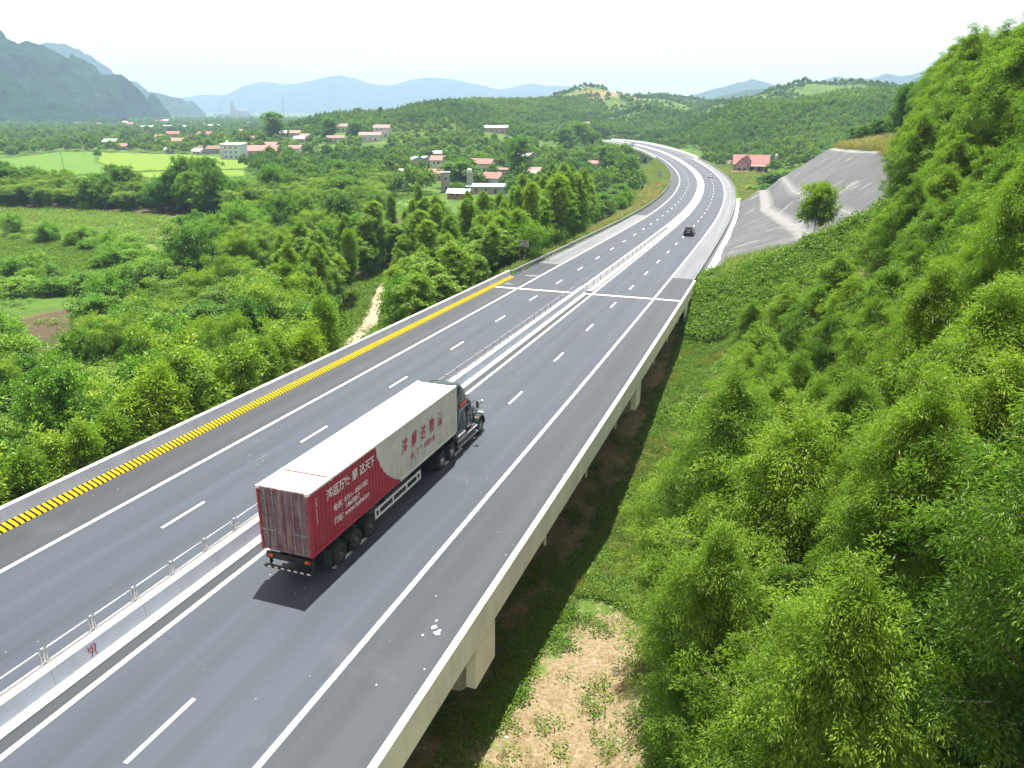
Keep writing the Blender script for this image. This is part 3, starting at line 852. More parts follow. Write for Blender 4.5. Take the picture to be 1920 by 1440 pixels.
# ------------------------------------------------------------------ concrete gutter and shotcrete cutting
gut = sweep('gutter', [(12.45, -.34), (12.48, -.04), (12.62, -.04), (12.68, -.24), (13.0, -.24), (13.06, .05), (13.9, .22), (13.9, -.4)], 98, 262, M['gutter'], 2)
tag(gut, 'pale concrete gutter running between the right guard rail and the shotcrete slope', 'gutter')
ms = NT('sprayed_concrete'); p = ms.pos(); su = ms.uv()
a = ms.noise(p, .10, 6); b = ms.noise(p, .8, 6, .7)
strk = ms.noise(ms.mapping(su, (.9, .06, 1)), 1.0, 5, .6)
col = ms.ramp(strk, [(.25, (.050, .053, .057)), (.5, (.080, .085, .090)), (.75, (.138, .145, .150))])
col = ms.mix(ms.rng(a, .40, .68, 0, .55), col, (.046, .049, .052))
pt = ms.noise(ms.mapping(su, (.22, .14, 1)), 1.0, 3, .5)
col = ms.mix(ms.rng(pt, .62, .66, 0, .6), col, (.22, .217, .21))
bench = ms.attr('bench')
col = ms.mix(ms.math('MULTIPLY', bench, .75), col, (.205, .208, .205))
col = ms.mix(ms.rng(b, .3, .7, .82, 1.12), (0, 0, 0), col)
ms.color(col); ms.set(Roughness=.95); ms.bump(ms.math('ADD', b, strk), .9, .25)
M['shotcrete'] = ms.mat
def shot():
    ss = np.arange(97, 254.1, 1.0); cols = []; bw = []
    B = ob1(ss)
    for f in np.linspace(0, 1, 15): cols.append(13.25 + (B - 13.25) * f); bw.append(.5 * (f < .05) + .85 * (f > .97))
    for u, w_ in ((.7, 1), (1.4, 1), (2.0, .7), (2.8, 0), (3.8, 0), (4.8, 0), (5.7, .5), (6.0, 1), (6.3, .6)): cols.append(B + u); bw.append(w_)
    for u in np.linspace(7.2, 17.4, 15): cols.append(B + u); bw.append(0)
    for u in (17.8, 18.3, 18.9, 19.6): cols.append(B + u); bw.append(.9 if u < 19 else .3)
    O = np.stack(cols, 1); S = np.repeat(ss[:, None], O.shape[1], 1); oo = cols
    bn = np.tile(np.array(bw), (len(ss), 1)).ravel()
    P = R(S.ravel(), O.ravel(), 0); x, y = P[:, 0], P[:, 1]; z = height(x, y); O = O.ravel(); S = S.ravel()
    n = .28 + .30 * fbm(x / 3, y / 3, 4) + .45 * fbm(x / 11, y / 11, 3)
    bn = np.clip(bn + .9 * fbm(x / 4, y / 4, 3) * (bn > 0), 0, 1)
    lim = sm(97, 100, S + 2 * fbm(O / 4, S / 6, 2)) * (1 - sm(247, 252, S))
    z = z + .10 + n * .8 - (1 - lim) * 1.3
    k = len(oo); i = np.arange(len(ss) * k).reshape(len(ss), k)
    q = np.stack([i[:-1, :-1], i[:-1, 1:], i[1:, 1:], i[1:, :-1]], -1).reshape(-1, 4)
    me = mesh_np('shotcrete_slope', np.stack([x, y, z], 1), q, [M['shotcrete']], smooth=True, uv=np.stack([S, O], 1), attrs={'bench': bn})
    o = link('shotcrete_slope', me)
    return tag(o, 'grey sprayed concrete cut slope with two faces and pale benches right of the road', 'retaining slope')
shot()

# ------------------------------------------------------------------ the far viaduct
via = empty('viaduct', R(580, 0, -8).tolist(), label='far concrete viaduct carrying the curving road across the valley on piers', cat='bridge')
bpy.context.view_layer.update()
under(sweep('deck_slab', [(-12.3, -.02), (12.42, -.02), (12.42, -.4), (11.0, -.6), (-11.0, -.6), (-12.3, -.4)], J2, S1, M['deck'], 6), via)
for o in (-10.2, -5, 0, 5, 10.2):
    under(sweep('girder', [(o - .9, -.61), (o + .9, -.61), (o + .6, -2.1), (o - .6, -2.1)], J2, S1, M['pier'], 8), via)
for sg in (-1, 1):
    under(sweep('parapet', [(sg * 11.8, .013), (sg * 12.1, .35), (sg * 12.16, .95), (sg * 12.42, .95), (sg * 12.48, -.42), (sg * 12.425, .013)], J2, S1, M['deck'], 5), via)
for sp in np.arange(J2 + 22, S1 - 10, 33.0):
    mb = MB(); Mx = RM(sp); cpt = Vector(R(sp, 0, 0).tolist())
    def W(o, y, z): return cpt + Mx @ Vector((o, y, z))
    q = [W(*v) for v in ((-9.5, -1, -3.6), (9.5, -1, -3.6), (9.5, 1, -3.6), (-9.5, 1, -3.6), (-12.2, -1, -2.11), (12.2, -1, -2.11), (12.2, 1, -2.11), (-12.2, 1, -2.11))]
    mb.hull8(q[:4], q[4:]); under(mb.build('pier_cap', M['deck']), via)
    for o in (-8.5, 0, 8.5):
        b = W(o, 0, -3.5); mb = MB(); gz = zat(b.x, b.y) - 1
        mb.box((b.x - 1.1, b.y - .8, gz), (b.x + 1.1, b.y + .8, b.z)); under(mb.build('pier_column', M['deck']), via)

# ------------------------------------------------------------------ container, trailer, tractor
M['cont_white'] = plain('container_white', (.62, .62, .57), .5, var=.06, scale=1.2)
M['cont_roof'] = wornpaint('container_roof', (.78, .77, .74), (.50, .46, .40), .07)
mc = NT('container_side_print')
so_ = mc.n('ShaderNodeSeparateXYZ'); mc.l(mc.obj(), so_.inputs[0])
yl, zl_ = so_.outputs['Y'], so_.outputs['Z']
t_ = mc.rng(zl_, 1.62, 4.36)                               # 0 foot .. 1 top
one = mc.math('SUBTRACT', 1.0, t_)
yb = mc.math('ADD', 5.42, mc.math('ADD', mc.math('MULTIPLY', one, .72), mc.math('MULTIPLY', mc.math('MULTIPLY', one, mc.math('MULTIPLY', one, one)), 1.55)))
red = mc.math('LESS_THAN', yl, yb)
nz = mc.noise(mc.obj(), 1.1, 5); nz2 = mc.noise(mc.mapping(mc.obj(), (1, 3, .25)), 1.2, 5)
rc = mc.mix(mc.rng(nz, .3, .7), (.30, .010, .030), (.40, .016, .045))
wc = mc.mix(mc.rng(nz, .3, .7), (.50, .51, .46), (.62, .63, .58))
wc = mc.mix(mc.math('MULTIPLY', mc.rng(nz2, .45, .75), mc.rng(zl_, 3.4, 1.5)), wc, (.36, .35, .26))
rc = mc.mix(mc.math('MULTIPLY', mc.rng(nz2, .45, .8, 0, .55), mc.rng(zl_, 3.2, 1.5)), rc, (.16, .075, .065))
mc.color(mc.mix(red, wc, rc)); mc.set(Roughness=.42)
M['cont_side'] = mc.mat
md = NT('container_door_paint'); nz = md.noise(md.obj(), 1.6, 6); nz2 = md.noise(md.mapping(md.obj(), (4, 1, .5)), 1.0, 6)
c = md.mix(md.rng(nz, .3, .7), (.105, .036, .050), (.15, .075, .09)); c = md.mix(md.rng(nz2, .42, .75), c, (.30, .26, .22))
md.color(c); md.set(Roughness=.6); M['cont_door'] = md.mat
M['cont_red'] = plain('container_red', (.33, .012, .035), .45, var=.15)
M['rubber'] = plain('tyre_rubber', (.018, .018, .018), .75, var=.25)
M['rim'] = plain('wheel_rim', (.42, .43, .45), .35, .8, .1)
M['rim_dark'] = plain('dusty_rim', (.10, .10, .10), .5, .3, .2)
M['seam'] = plain('roof_seam_paint', (.10, .06, .055), .6)
M['chassis'] = plain('chassis_green', (.018, .040, .030), .5, var=.25)
M['black'] = plain('black_paint', (.015, .015, .016), .45)
M['white_metal'] = plain('white_steel', (.66, .66, .64), .45, var=.08)
M['cabpaint'] = plain('dark_green_paint', (.007, .022, .019), .2, 0, .08, spec=.7)
M['chrome'] = plain('bright_metal', (.70, .71, .72), .15, 1.0, .03)
M['glass'] = plain('dark_glass', (.02, .03, .035), .06, 0, .05, spec=.8)
M['amber'] = plain('amber_lens', (.55, .16, .02), .3)
M['redlens'] = plain('red_lens', (.45, .02, .015), .3)
M['headlamp'] = plain('clear_lamp', (.65, .67, .68), .12, .4)
M['cabred'] = plain('cab_stripe_red', (.50, .035, .035), .4)
M['brush_red'] = plain('brush_lettering_red', (.42, .008, .045), .5)

TS, TO = 22.717, 3.776
TM = Matrix.Translation(Vector(R(TS, TO, .012).tolist())) @ RM(TS).to_4x4()
def vehicle(name, label, cat, T=TM, group=None):
    o = empty(name, label=label, cat=cat, group=group); o.matrix_world = T; return o
bpy.context.view_layer.update()

L_, W_, ZB, ZT = 14.79, 2.497, 1.50, 4.40
hw = W_ / 2
cont = vehicle('shipping_container', 'long white and red corrugated shipping container carried on the semi trailer', 'container')
def corr_side(sgn):
    per, d = .278, .046; n = int((L_ - .24) / per); y = .12; pts = [(0.12, 0)]
    per = (L_ - .24) / n
    for i in range(n):
        b = .12 + i * per
        pts += [(b + per * .28, 0), (b + per * .43, d), (b + per * .76, d), (b + per * .92, 0)]
    pts.append((L_ - .12, 0))
    V = []; 
    zs = (ZB + .14, ZT - .09)
    for z in zs:
        for y, dd in pts: V.append((sgn * (hw - .022 - dd), y, z))
    k = len(pts); F = [[i, i + 1, k + i + 1, k + i] if sgn > 0 else [i, k + i, k + i + 1, i + 1] for i in range(k - 1)]
    me = bpy.data.meshes.new('side_panel'); me.from_pydata(V, [], F); me.materials.append(M['cont_side']); me.update()
    return link('side_panel', me, cont)
corr_side(1); corr_side(-1)
# roof in three plates with faint cross ribs
SE = 1.70
def roof_plate(y0, y1):
    n = max(2, int((y1 - y0) / .25)); V = []; F = []
    for i in range(n + 1):
        y = y0 + (y1 - y0) * i / n; z = ZT - .02 + (.012 if i % 2 else 0)
        V += [(-hw + .05, y, z), (hw - .05, y, z)]
    F = [[2 * i, 2 * i + 1, 2 * i + 3, 2 * i + 2] for i in range(n)]
    me = bpy.data.meshes.new('roof_plate'); me.from_pydata(V, [], F); me.materials.append(M['cont_roof']); me.update(); link('roof_plate', me, cont)
roof_plate(.06, SE - .05); roof_plate(SE + .05, L_ - SE - .05); roof_plate(L_ - SE + .05, L_ - .06)
mb = MB()
for x in (-1, 1):
    for y0, y1 in ((.09, SE - .09), (SE + .09, L_ - SE - .09), (L_ - SE + .09, L_ - .09)):
        mb.box((x * hw - (.06 if x > 0 else 0), y0, ZT - .10), (x * hw + (.06 if x < 0 else 0), y1, ZT - .004))
mb.build('top_rail', M['cont_roof'], cont)
mb = MB()
for x in (-1, 1): mb.box((x * hw - (.05 if x > 0 else 0), .1, ZB + .003), (x * hw + (.05 if x < 0 else 0), 5.6 + 2.1, ZB + .15))
mb.build('bottom_rail', M['cont_red'], cont)
mb = MB()
for x in (-1, 1): mb.box((x * hw - (.05 if x > 0 else 0), 7.7, ZB + .003), (x * hw + (.05 if x < 0 else 0), L_ - .1, ZB + .15))
mb.build('bottom_rail', M['cont_white'], cont)
mb = MB()
mb = None
for y in (SE, L_ - SE):
    mb = MB(); mb.box((-hw + .062, y - .052, ZT - .06), (hw - .062, y + .060, ZT + .003)); mb.build('roof_seam', M['seam'], cont)
mb = MB(); mb.box((-hw + .06, .1, ZB + .02), (hw - .06, L_ - .06, ZB + .13)); mb.build('container_floor', M['black'], cont)
cm = MB()
for x in (-1, 1):
    for y, mt in ((0, 'cont_red'), (L_ - .16, 'cont_white')):
        mb = MB(); mb.box((x * hw - (.10 if x > 0 else 0), y, ZB + .05), (x * hw + (.10 if x < 0 else 0), y + .16, ZT - .05)); mb.build('corner_post', M[mt], cont)
    for y in (-.008, SE - .09, L_ - SE - .09, L_ - .17):
        for z in ((ZT - .12, ZT + .012), (ZB - .012, ZB + .11)) if y in (-.008, L_ - .17) else ((ZT - .12, ZT + .012),):
            cm = MB()
            cm.box((x * hw - (.17 if x > 0 else -.008 * 0), y, z[0]), (x * hw + (.17 if x < 0 else 0.004), y + .178, z[1]), 0 if z[0] < 3 else 1)
            cm.box((x * (hw - .115) - .03, y + .05, z[1]), (x * (hw - .115) + .03, y + .13, z[1] + .003), 2)
            cm.build('corner_casting', [M['cont_red'], M['cont_roof'], M['seam']], cont)
mb = MB(); mb.box((-hw + .1, L_ - .05, ZB + .1), (hw - .1, L_ - .03, ZT - .06)); mb.build('front_wall', M['cont_white'], cont)
# doors
dz0, dz1 = ZB + .16, ZT - .13
for sg in (-1, 1):
    dr = MB(); x0, x1 = (.012, hw - .11) if sg > 0 else (-hw + .11, -.012)
    dr.box((x0, .03, dz0), (x1, .07, dz1))
    for zc in np.linspace(dz0 + .35, dz1 - .35, 5): dr.box((x0 + .06, .012, zc - .16), (x1 - .06, .0295, zc + .16))
    door = dr.build('door', M['cont_door'], cont)
    for fx in (.36, .74):
        xr = sg * (.10 + fx * (hw - .25)) if sg > 0 else -(.10 + fx * (hw - .25))
        rb = MB(); rb.cyl((xr, -.012, dz0 - .05), (xr, -.012, dz1 + .05), .020, 8)
        for zc in np.linspace(dz0 + .1, dz1 - .1, 4): rb.cbox((xr, .004, zc), (.09, .025, .05))
        rb.build('lock_rod', M['steel_dark'], door)
        hb = MB(); hb.box((xr - .02, -.034, dz0 + .80), (xr + sg * .34, -.018, dz0 + .84)); hb.build('lock_handle', M['steel_dark'], door)
    hg = MB()
    for zc in np.linspace(dz0 + .2, dz1 - .2, 4): hg.cbox((sg * (hw - .13), .002, zc), (.12, .03, .07))
    hg.build('hinge', M['cont_door'], door)
mb = MB(); mb.box((-hw + .1, .0, ZT - .125), (hw - .1, .10, ZT - .012)); mb.build('door_header', M['cont_door'], cont)
mb = MB(); mb.box((-hw + .1, .0, ZB + .01), (hw - .1, .10, ZB + .155)); mb.build('door_sill', M['cont_door'], cont)
# lettering on both long sides
def side_text(body, y, z, size, mat, sx=1.0, sy=1.0, bold=.01, name='lettering', shear=0.0, align='LEFT'):
    for sgn in (1,):
        me = text_mesh(body, size, mat, (sx, sy), align, 0, bold, shear)
        t = link(name, me, cont)
        t.matrix_local = Matrix(((0, 0, 1, hw - .010), (1, 0, 0, y), (0, 1, 0, z), (0, 0, 0, 1)))
for i, ch in enumerate('鸿顺达物流'):
    side_text(ch, 7.95 + i * 1.055, 3.13, .74, M['brush_red'], .80, 1.18, .014, shear=.22)
for ch, y in zip('韶关至全国专线', (8.95, 9.55, 9.95, 10.42, 10.75, 11.08, 11.5)): side_text(ch, y, 2.37, .34, M['brush_red'], .9, 1.1, .006)
for ch, y in zip('鸿运万家·顺达天下', (1.3, 1.75, 2.2, 2.66, 3.05, 3.32, 3.95, 4.42, 4.83)): side_text(ch, y, 3.70, .50, M['white_paint'], .92, 1.08, .010)
side_text('电话：', 1.72, 2.90, .34, M['white_paint'], .95, 1.05, .007)
side_text('0751—8501082', 2.60, 2.93, .31, M['white_paint'], .98, 1.05, .006)
side_text('1863857', 2.66, 2.59, .31, M['white_paint'], 1.08, 1.05, .008)
side_text('网址：', 1.72, 2.28, .34, M['white_paint'], .95, 1.05, .007)
side_text('www.hsdwl.cn', 2.60, 2.28, .36, M['white_paint'], .98, 1.0, .008)
for i, ch in enumerate('HSDU 8501082'): side_text(ch, .50, 3.95 - i * .10, .12, M['white_paint'], 1, 1, .003)

def wheel(parent, x, y, r, w, rimmat, dual=False, out=1):
    """tyre with rim, outer face towards sign(out)"""
    t = MB()
    prof = [(r * .55, -w / 2), (r * .93, -w / 2), (r, -w * .36), (r, w * .36), (r * .93, w / 2), (r * .55, w / 2), (r * .55, -w / 2)]
    t.lathe(prof, (x, y, r), 0, 28)
    if dual: t.lathe(prof, (x - out * (w + .06), y, r), 0, 28)
    ty = auto_smooth(t.build('tyre', M['rubber'], parent))
    rm = MB(); s = out * w / 2
    dp = -.10 if dual else -.01
    rm.lathe([(r * .57, s * .98), (r * .54, s * .9), (r * .50, s * .9 + out * dp), (r * .30, s * .9 + out * dp * 1.2), (r * .22, s * .9 + out * .02), (r * .05, s * .9 + out * .05), (0.001, s * .9 + out * .05)], (x, y, r), 0, 24)
    for k in range(8):
        a = k * math.pi / 4; c = (x + s * .9 + out * (dp * 1.1 + .015), y + r * .38 * math.cos(a), r + r * .38 * math.sin(a)); rm.cbox(c, (.05, .035, .035))
    auto_smooth(rm.build('rim', rimmat, ty))
    return ty

trailer = vehicle('semi_trailer', 'dark green three axle skeleton trailer under the long container', 'trailer')
mb = MB()
for x in (-.48, .48): mb.box((x - .07, .25, 1.02), (x + .07, 14.2, 1.36))
for y in np.linspace(.5, 14.0, 12): mb.box((-1.1, y - .06, 1.37), (1.1, y + .06, 1.485))
mb.build('frame_rail', M['chassis'], trailer)
for y in (2.12, 3.44, 4.76):
    for sg in (-1, 1): wheel(trailer, sg * 1.06, y, .50, .27, M['rim_dark'], True, sg)
    mb = MB(); mb.cyl((-1, y, .5), (1, y, .5), .08, 10); mb.build('axle', M['black'], trailer)
    for sg in (-1, 1):
        mb = MB(); pts = []
        for i in range(9):
            a = math.radians(28 + i * 15.5); pts.append((y + .60 * math.cos(a), .52 + .60 * math.sin(a)))
        prof = pts + [(p[0], p[1] - .025) for p in pts[::-1]]
        mb.prism([(p[0], p[1]) for p in prof], 0, sg * .80, sg * 1.19); mb.build('mudguard', M['chassis'], trailer)
mb = MB(); mb.box((-1.15, .10, 1.02), (1.15, .22, 1.30)); mb.build('rear_beam', M['black'], trailer)
for x in (-.98, -.86, .86, .98):
    mb = MB(); mb.lathe([(.075, 0), (.075, -.05), (.05, -.065), (.001, -.068)], (x, .098, 1.17), 1, 14); mb.build('tail_lamp', M['redlens'] if abs(x) > .9 else M['amber'], trailer)
mb = MB(); mb.box((-1.24, .02, .60), (1.16, .14, .72)); bp = mb.build('bumper_bar', M['black'], trailer)
mb = MB()
for i in range(7): mb.box((-1.05 + i * .32, .012, .625), (-.89 + i * .32, .0185, .695))
mb.build('reflector_strip', M['white_paint'], bp)
for sg in (-1, 1):
    mb = MB(); mb.box((sg * 1.02 - .03, .15, .70), (sg * 1.02 + .03, .30, 1.05)); mb.build('bumper_bracket', M['black'], trailer)
    mb = MB(); mb.box((sg * 1.06 - .27, 1.40, .28), (sg * 1.06 + .1, 1.43, 1.06)); mb.build('mud_flap', M['chassis'], trailer)
# white side guard with bars on the right, same on the left
for sg in (-1, 1):
    g_ = MB(); x = sg * 1.20; a, b = 5.15, 10.0
    for z in (.66, 1.06): g_.box((x - .02, a, z), (x + .02, b, z + .105))
    for y in (a, a + .36, a + 1.75, a + 3.2, b - .45, b - .10): g_.box((x - .0185, y, .767), (x + .0185, y + .10, 1.058))
    g_.build('side_guard', M['white_metal'], trailer)
    for y in (5.7, 9.4):
        k = MB(); k.box((x - sg * .66, y - .03, 1.16), (x - sg * .03, y + .03, 1.22)); k.build('guard_bracket', M['black'], trailer)
    k = MB(); k.box((sg * .72 - .06, 10.7, .35), (sg * .72 + .06, 10.85, 1.3)); k.cbox((sg * .72, 10.77, .32), (.25, .3, .05)); k.build('landing_leg', M['chassis'], trailer)
    k = MB(); k.cyl((sg * .75, 6.6, .85), (sg * .75, 8.2, .85), .20, 14); auto_smooth(k.build('air_tank', M['chassis'], trailer))

tractor = vehicle('tractor_unit', 'dark green bonneted tractor cab with high rounded sleeper roof pulling the container', 'truck')
mb = MB()
for x in (-.43, .43): mb.box((x - .06, 11.6, .72), (x + .06, 19.0, 1.0))
mb.build('frame_rail', M['black'], tractor)
for y in (12.85, 14.22):
    for sg in (-1, 1): wheel(tractor, sg * 1.04, y, .51, .28, M['rim'], True, sg)
    mb = MB(); mb.cyl((-1, y, .51), (1, y, .51), .10, 10); mb.build('axle', M['black'], tractor)
for sg in (-1, 1):
    wheel(tractor, sg * 1.02, 18.72, .50, .30, M['rim'], False, sg)
    mb = MB(); mb.box((sg * 1.02 - .28, 12.02, .30), (sg * 1.02 + .2, 12.06, 1.15)); mb.build('mud_flap', M['black'], tractor)
    mb = MB(); pts = [(12.25, .95), (12.6, 1.08), (14.5, 1.08), (14.85, .95)]; mb.prism(pts + [(p[0], p[1] - .03) for p in pts[::-1]], 0, sg * .78, sg * 1.2); mb.build('mudguard', M['black'], tractor)
mb = MB(); mb.cbox((0, 13.5, 1.2), (1.0, 1.1, .16)); mb.build('fifth_wheel', M['black'], tractor)
# cab and sleeper as one lofted shell: stations along y with half width, floor and roof
def loft(stations, name, mat, parent, n=16, pw=3.2):
    V = []; F = []
    for y, w, z0, z1, tw in stations:
        # superellipse-like section, narrowing to tw at the roof
        zm = z0 + (z1 - z0) * .5
        for j in range(n):
            a = 2 * math.pi * (j + .5) / n; ca, sa = math.cos(a), math.sin(a)
            fx = math.copysign(abs(ca) ** (2 / pw), ca); fz = math.copysign(abs(sa) ** (2 / pw), sa)
            z = zm + fz * (z1 - z0) / 2; k = (z - z0) / (z1 - z0)
            V.append((fx * (w + (tw - w) * max(0, k - .45) / .55), y, z))
    k = len(stations)
    for i in range(k - 1):
        for j in range(n): F.append([i * n + j, (i + 1) * n + j, (i + 1) * n + (j + 1) % n, i * n + (j + 1) % n])
    F += [list(range(n)), list(range((k - 1) * n, k * n))[::-1]]
    me = bpy.data.meshes.new(name); me.from_pydata(V, [], F); me.materials.append(mat); me.update()
    o = link(name, me, parent); return auto_smooth(o, 40)
cab = loft([(15.02, 1.17, 1.02, 4.10, 1.08), (15.15, 1.20, 1.0, 4.26, 1.10), (15.75, 1.20, 1.0, 4.26, 1.10), (16.15, 1.19, 1.0, 4.13, 1.07), (16.5, 1.17, 1.0, 3.86, 1.02), (16.8, 1.15, 1.0, 3.46, .96), (17.0, 1.14, 1.0, 3.10, .90), (17.35, 1.12, 1.0, 2.50, .98), (17.58, 1.08, 1.0, 2.10, 1.0)], 'cab_shell', M['cabpaint'], tractor, 28, 6)
hood = loft([(17.60, .92, .95, 2.08, .80), (18.1, .90, .9, 2.0, .76), (18.6, .86, .85, 1.88, .72), (19.05, .80, .8, 1.70, .66), (19.30, .74, .8, 1.45, .62), (19.38, .60, .85, 1.25, .55)], 'bonnet', M['cabpaint'], tractor, 20, 4.5)
for sg in (-1, 1):
    pts = []
    for i in range(11):
        a = math.radians(-8 + i * 19.6); pts.append((18.72 + .68 * math.cos(a), .56 + .66 * math.sin(a)))
    mb = MB(); inner = [(18.72 + .60 * math.cos(math.radians(-8 + i * 19.6)), .56 + .58 * math.sin(math.radians(-8 + i * 19.6))) for i in range(11)]
    mb.prism(pts + inner[::-1], 0, sg * .74, sg * 1.20); auto_smooth(mb.build('front_fender', M['cabpaint'], tractor), 50)
    mb = MB(); mb.box((sg * .98 - .17, 19.12, .98), (sg * .98 + .17, 19.36, 1.26)); hl = mb.build('headlight', M['headlamp'], tractor); bevel(hl, .05, 3)
    mb = MB(); mb.box((sg * 1.195 - .012, 18.15, 1.14), (sg * 1.195 + .012, 18.40, 1.22)); mb.build('marker_lamp', M['amber'], tractor)
    # side window, door line, handle
    mb = MB(); x = sg * 1.145
    q = [(16.62, 2.16), (17.22, 2.16), (17.12, 2.62), (16.86, 2.98), (16.62, 2.98)]
    mb.prism(q, 0, x - .012 if sg > 0 else x + .012, x + sg * .020); mb.build('side_window', M['glass'], tractor)
    dl = MB()
    for y in (16.50, 17.36): dl.box((sg * 1.165 - .02, y, 1.15), (sg * 1.165 + .022, y + .018, 2.95 if y < 17 else 2.2))
    dl.build('door_seam', M['black'], tractor)
    hb = MB(); hb.box((sg * 1.20 - .02, 16.56, 2.02), (sg * 1.20 + .012, 16.76, 2.06)); hb.build('door_handle', M['chrome'], tractor)
    gr = MB(); gr.cyl((sg * 1.245, 15.86, 1.9), (sg * 1.245, 15.86, 2.5), .02, 8); gr.cbox((sg * 1.222, 15.86, 1.95), (.05, .03, .03)); gr.cbox((sg * 1.222, 15.86, 2.45), (.05, .03, .03)); gr.build('grab_bar', M['chrome'], tractor)
    lk = MB(); lk.box((sg * 1.20 - .02, 15.35, 1.35), (sg * 1.20 + .008, 15.98, 1.72)); lk.build('locker_hatch', M['cabpaint'], tractor)
    tr = MB(); tr.box((sg * 1.195 - .01, 15.25, 2.66), (sg * 1.195 + .014, 16.72, 2.71)); tr.build('trim_strip', M['chrome'], tractor)
    # fairing, tank, steps
    tk = MB(); tk.cyl((sg * .88, 15.1, .78), (sg * .88, 16.4, .78), .32, 18); auto_smooth(tk.build('fuel_tank', M['chrome'], tractor))
    sk = MB(); sk.box((sg * 1.08 - .1, 15.0, .50), (sg * 1.08 + .1, 17.9, .96)); sk.build('side_skirt', M['chassis'], tractor)
    for z, xx in ((.42, 1.24), (.80, 1.20)):
        st = MB(); st.box((sg * xx - .09, 14.95, z), (sg * xx + .07, 17.95, z + .07)); st.build('step_board', M['steel'], tractor)
    # mirrors on arms
    ar = MB(); ar.tube([(sg * 1.13, 17.25, 2.55), (sg * 1.48, 17.40, 2.72), (sg * 1.50, 17.42, 2.10), (sg * 1.12, 17.30, 1.95)], .022, 6)
    am = ar.build('mirror_arm', M['black'], tractor)
    mr = MB(); mr.cbox((sg * 1.50, 17.43, 2.42), (.22, .10, .46)); bevel(mr.build('mirror', M['chrome'], am), .03, 2)
    hmr = MB(); hmr.tube([(sg * .86, 18.75, 1.60), (sg * 1.16, 18.95, 2.0)], .014, 5); hmr.lathe([(.001, -.05), (.08, -.03), (.10, .02), (.001, .03)], (sg * 1.17, 18.96, 2.05), 1, 12); hmr.build('bonnet_mirror', M['chrome'], tractor)
    ex = MB(); ex.cyl((sg * 1.02, 14.86, 1.0), (sg * 1.02, 14.86, 3.9), .075, 12); ex.build('exhaust_pipe', M['steel_dark'], tractor)
    # red lettering on the sleeper
    sl = MB(); sl.box((sg * 1.196 - .006, 15.42, 2.80), (sg * 1.196 + .008, 16.30, 3.02)); sl.build('name_strip', M['cabred'], tractor)
ws = MB(); ws.add([(-.98, 17.545, 2.16), (.98, 17.545, 2.16), (.86, 17.02, 3.02), (-.86, 17.02, 3.02), (0, 17.62, 2.16), (0, 17.10, 3.04)], [[0, 4, 5, 3], [4, 1, 2, 5]]); wso = ws.build('windscreen', M['glass'], tractor)
wso.modifiers.new('pane', 'SOLIDIFY').thickness = .03
vz = MB(); vz.prism([(17.0, 3.06), (17.34, 2.92), (17.34, 2.96), (17.0, 3.13)], 0, -.95, .95); vz.build('sun_visor', M['cabpaint'], tractor)
gl = MB(); gl.box((-.42, 19.375, .95), (.42, 19.41, 1.42)); gl.build('grille', M['chrome'], tractor)
bm = MB(); bm.box((-1.18, 19.30, .42), (1.18, 19.52, .84)); bo = bm.build('front_bumper', M['chrome'], tractor); bevel(bo, .06, 3)
for x in (-.5, -.25, 0, .25, .5):
    lm = MB(); lm.cbox((x, 16.48, 3.76), (.10, .14, .06)); lm.build('roof_lamp', M['amber'], tractor)
for sg in (-1, 1):
    fr = MB(); fr.box((sg * 1.17 - .02, 14.70, 1.05), (sg * 1.17 + .02, 15.05, 4.05)); fr.build('cab_extender', M['cabpaint'], tractor)

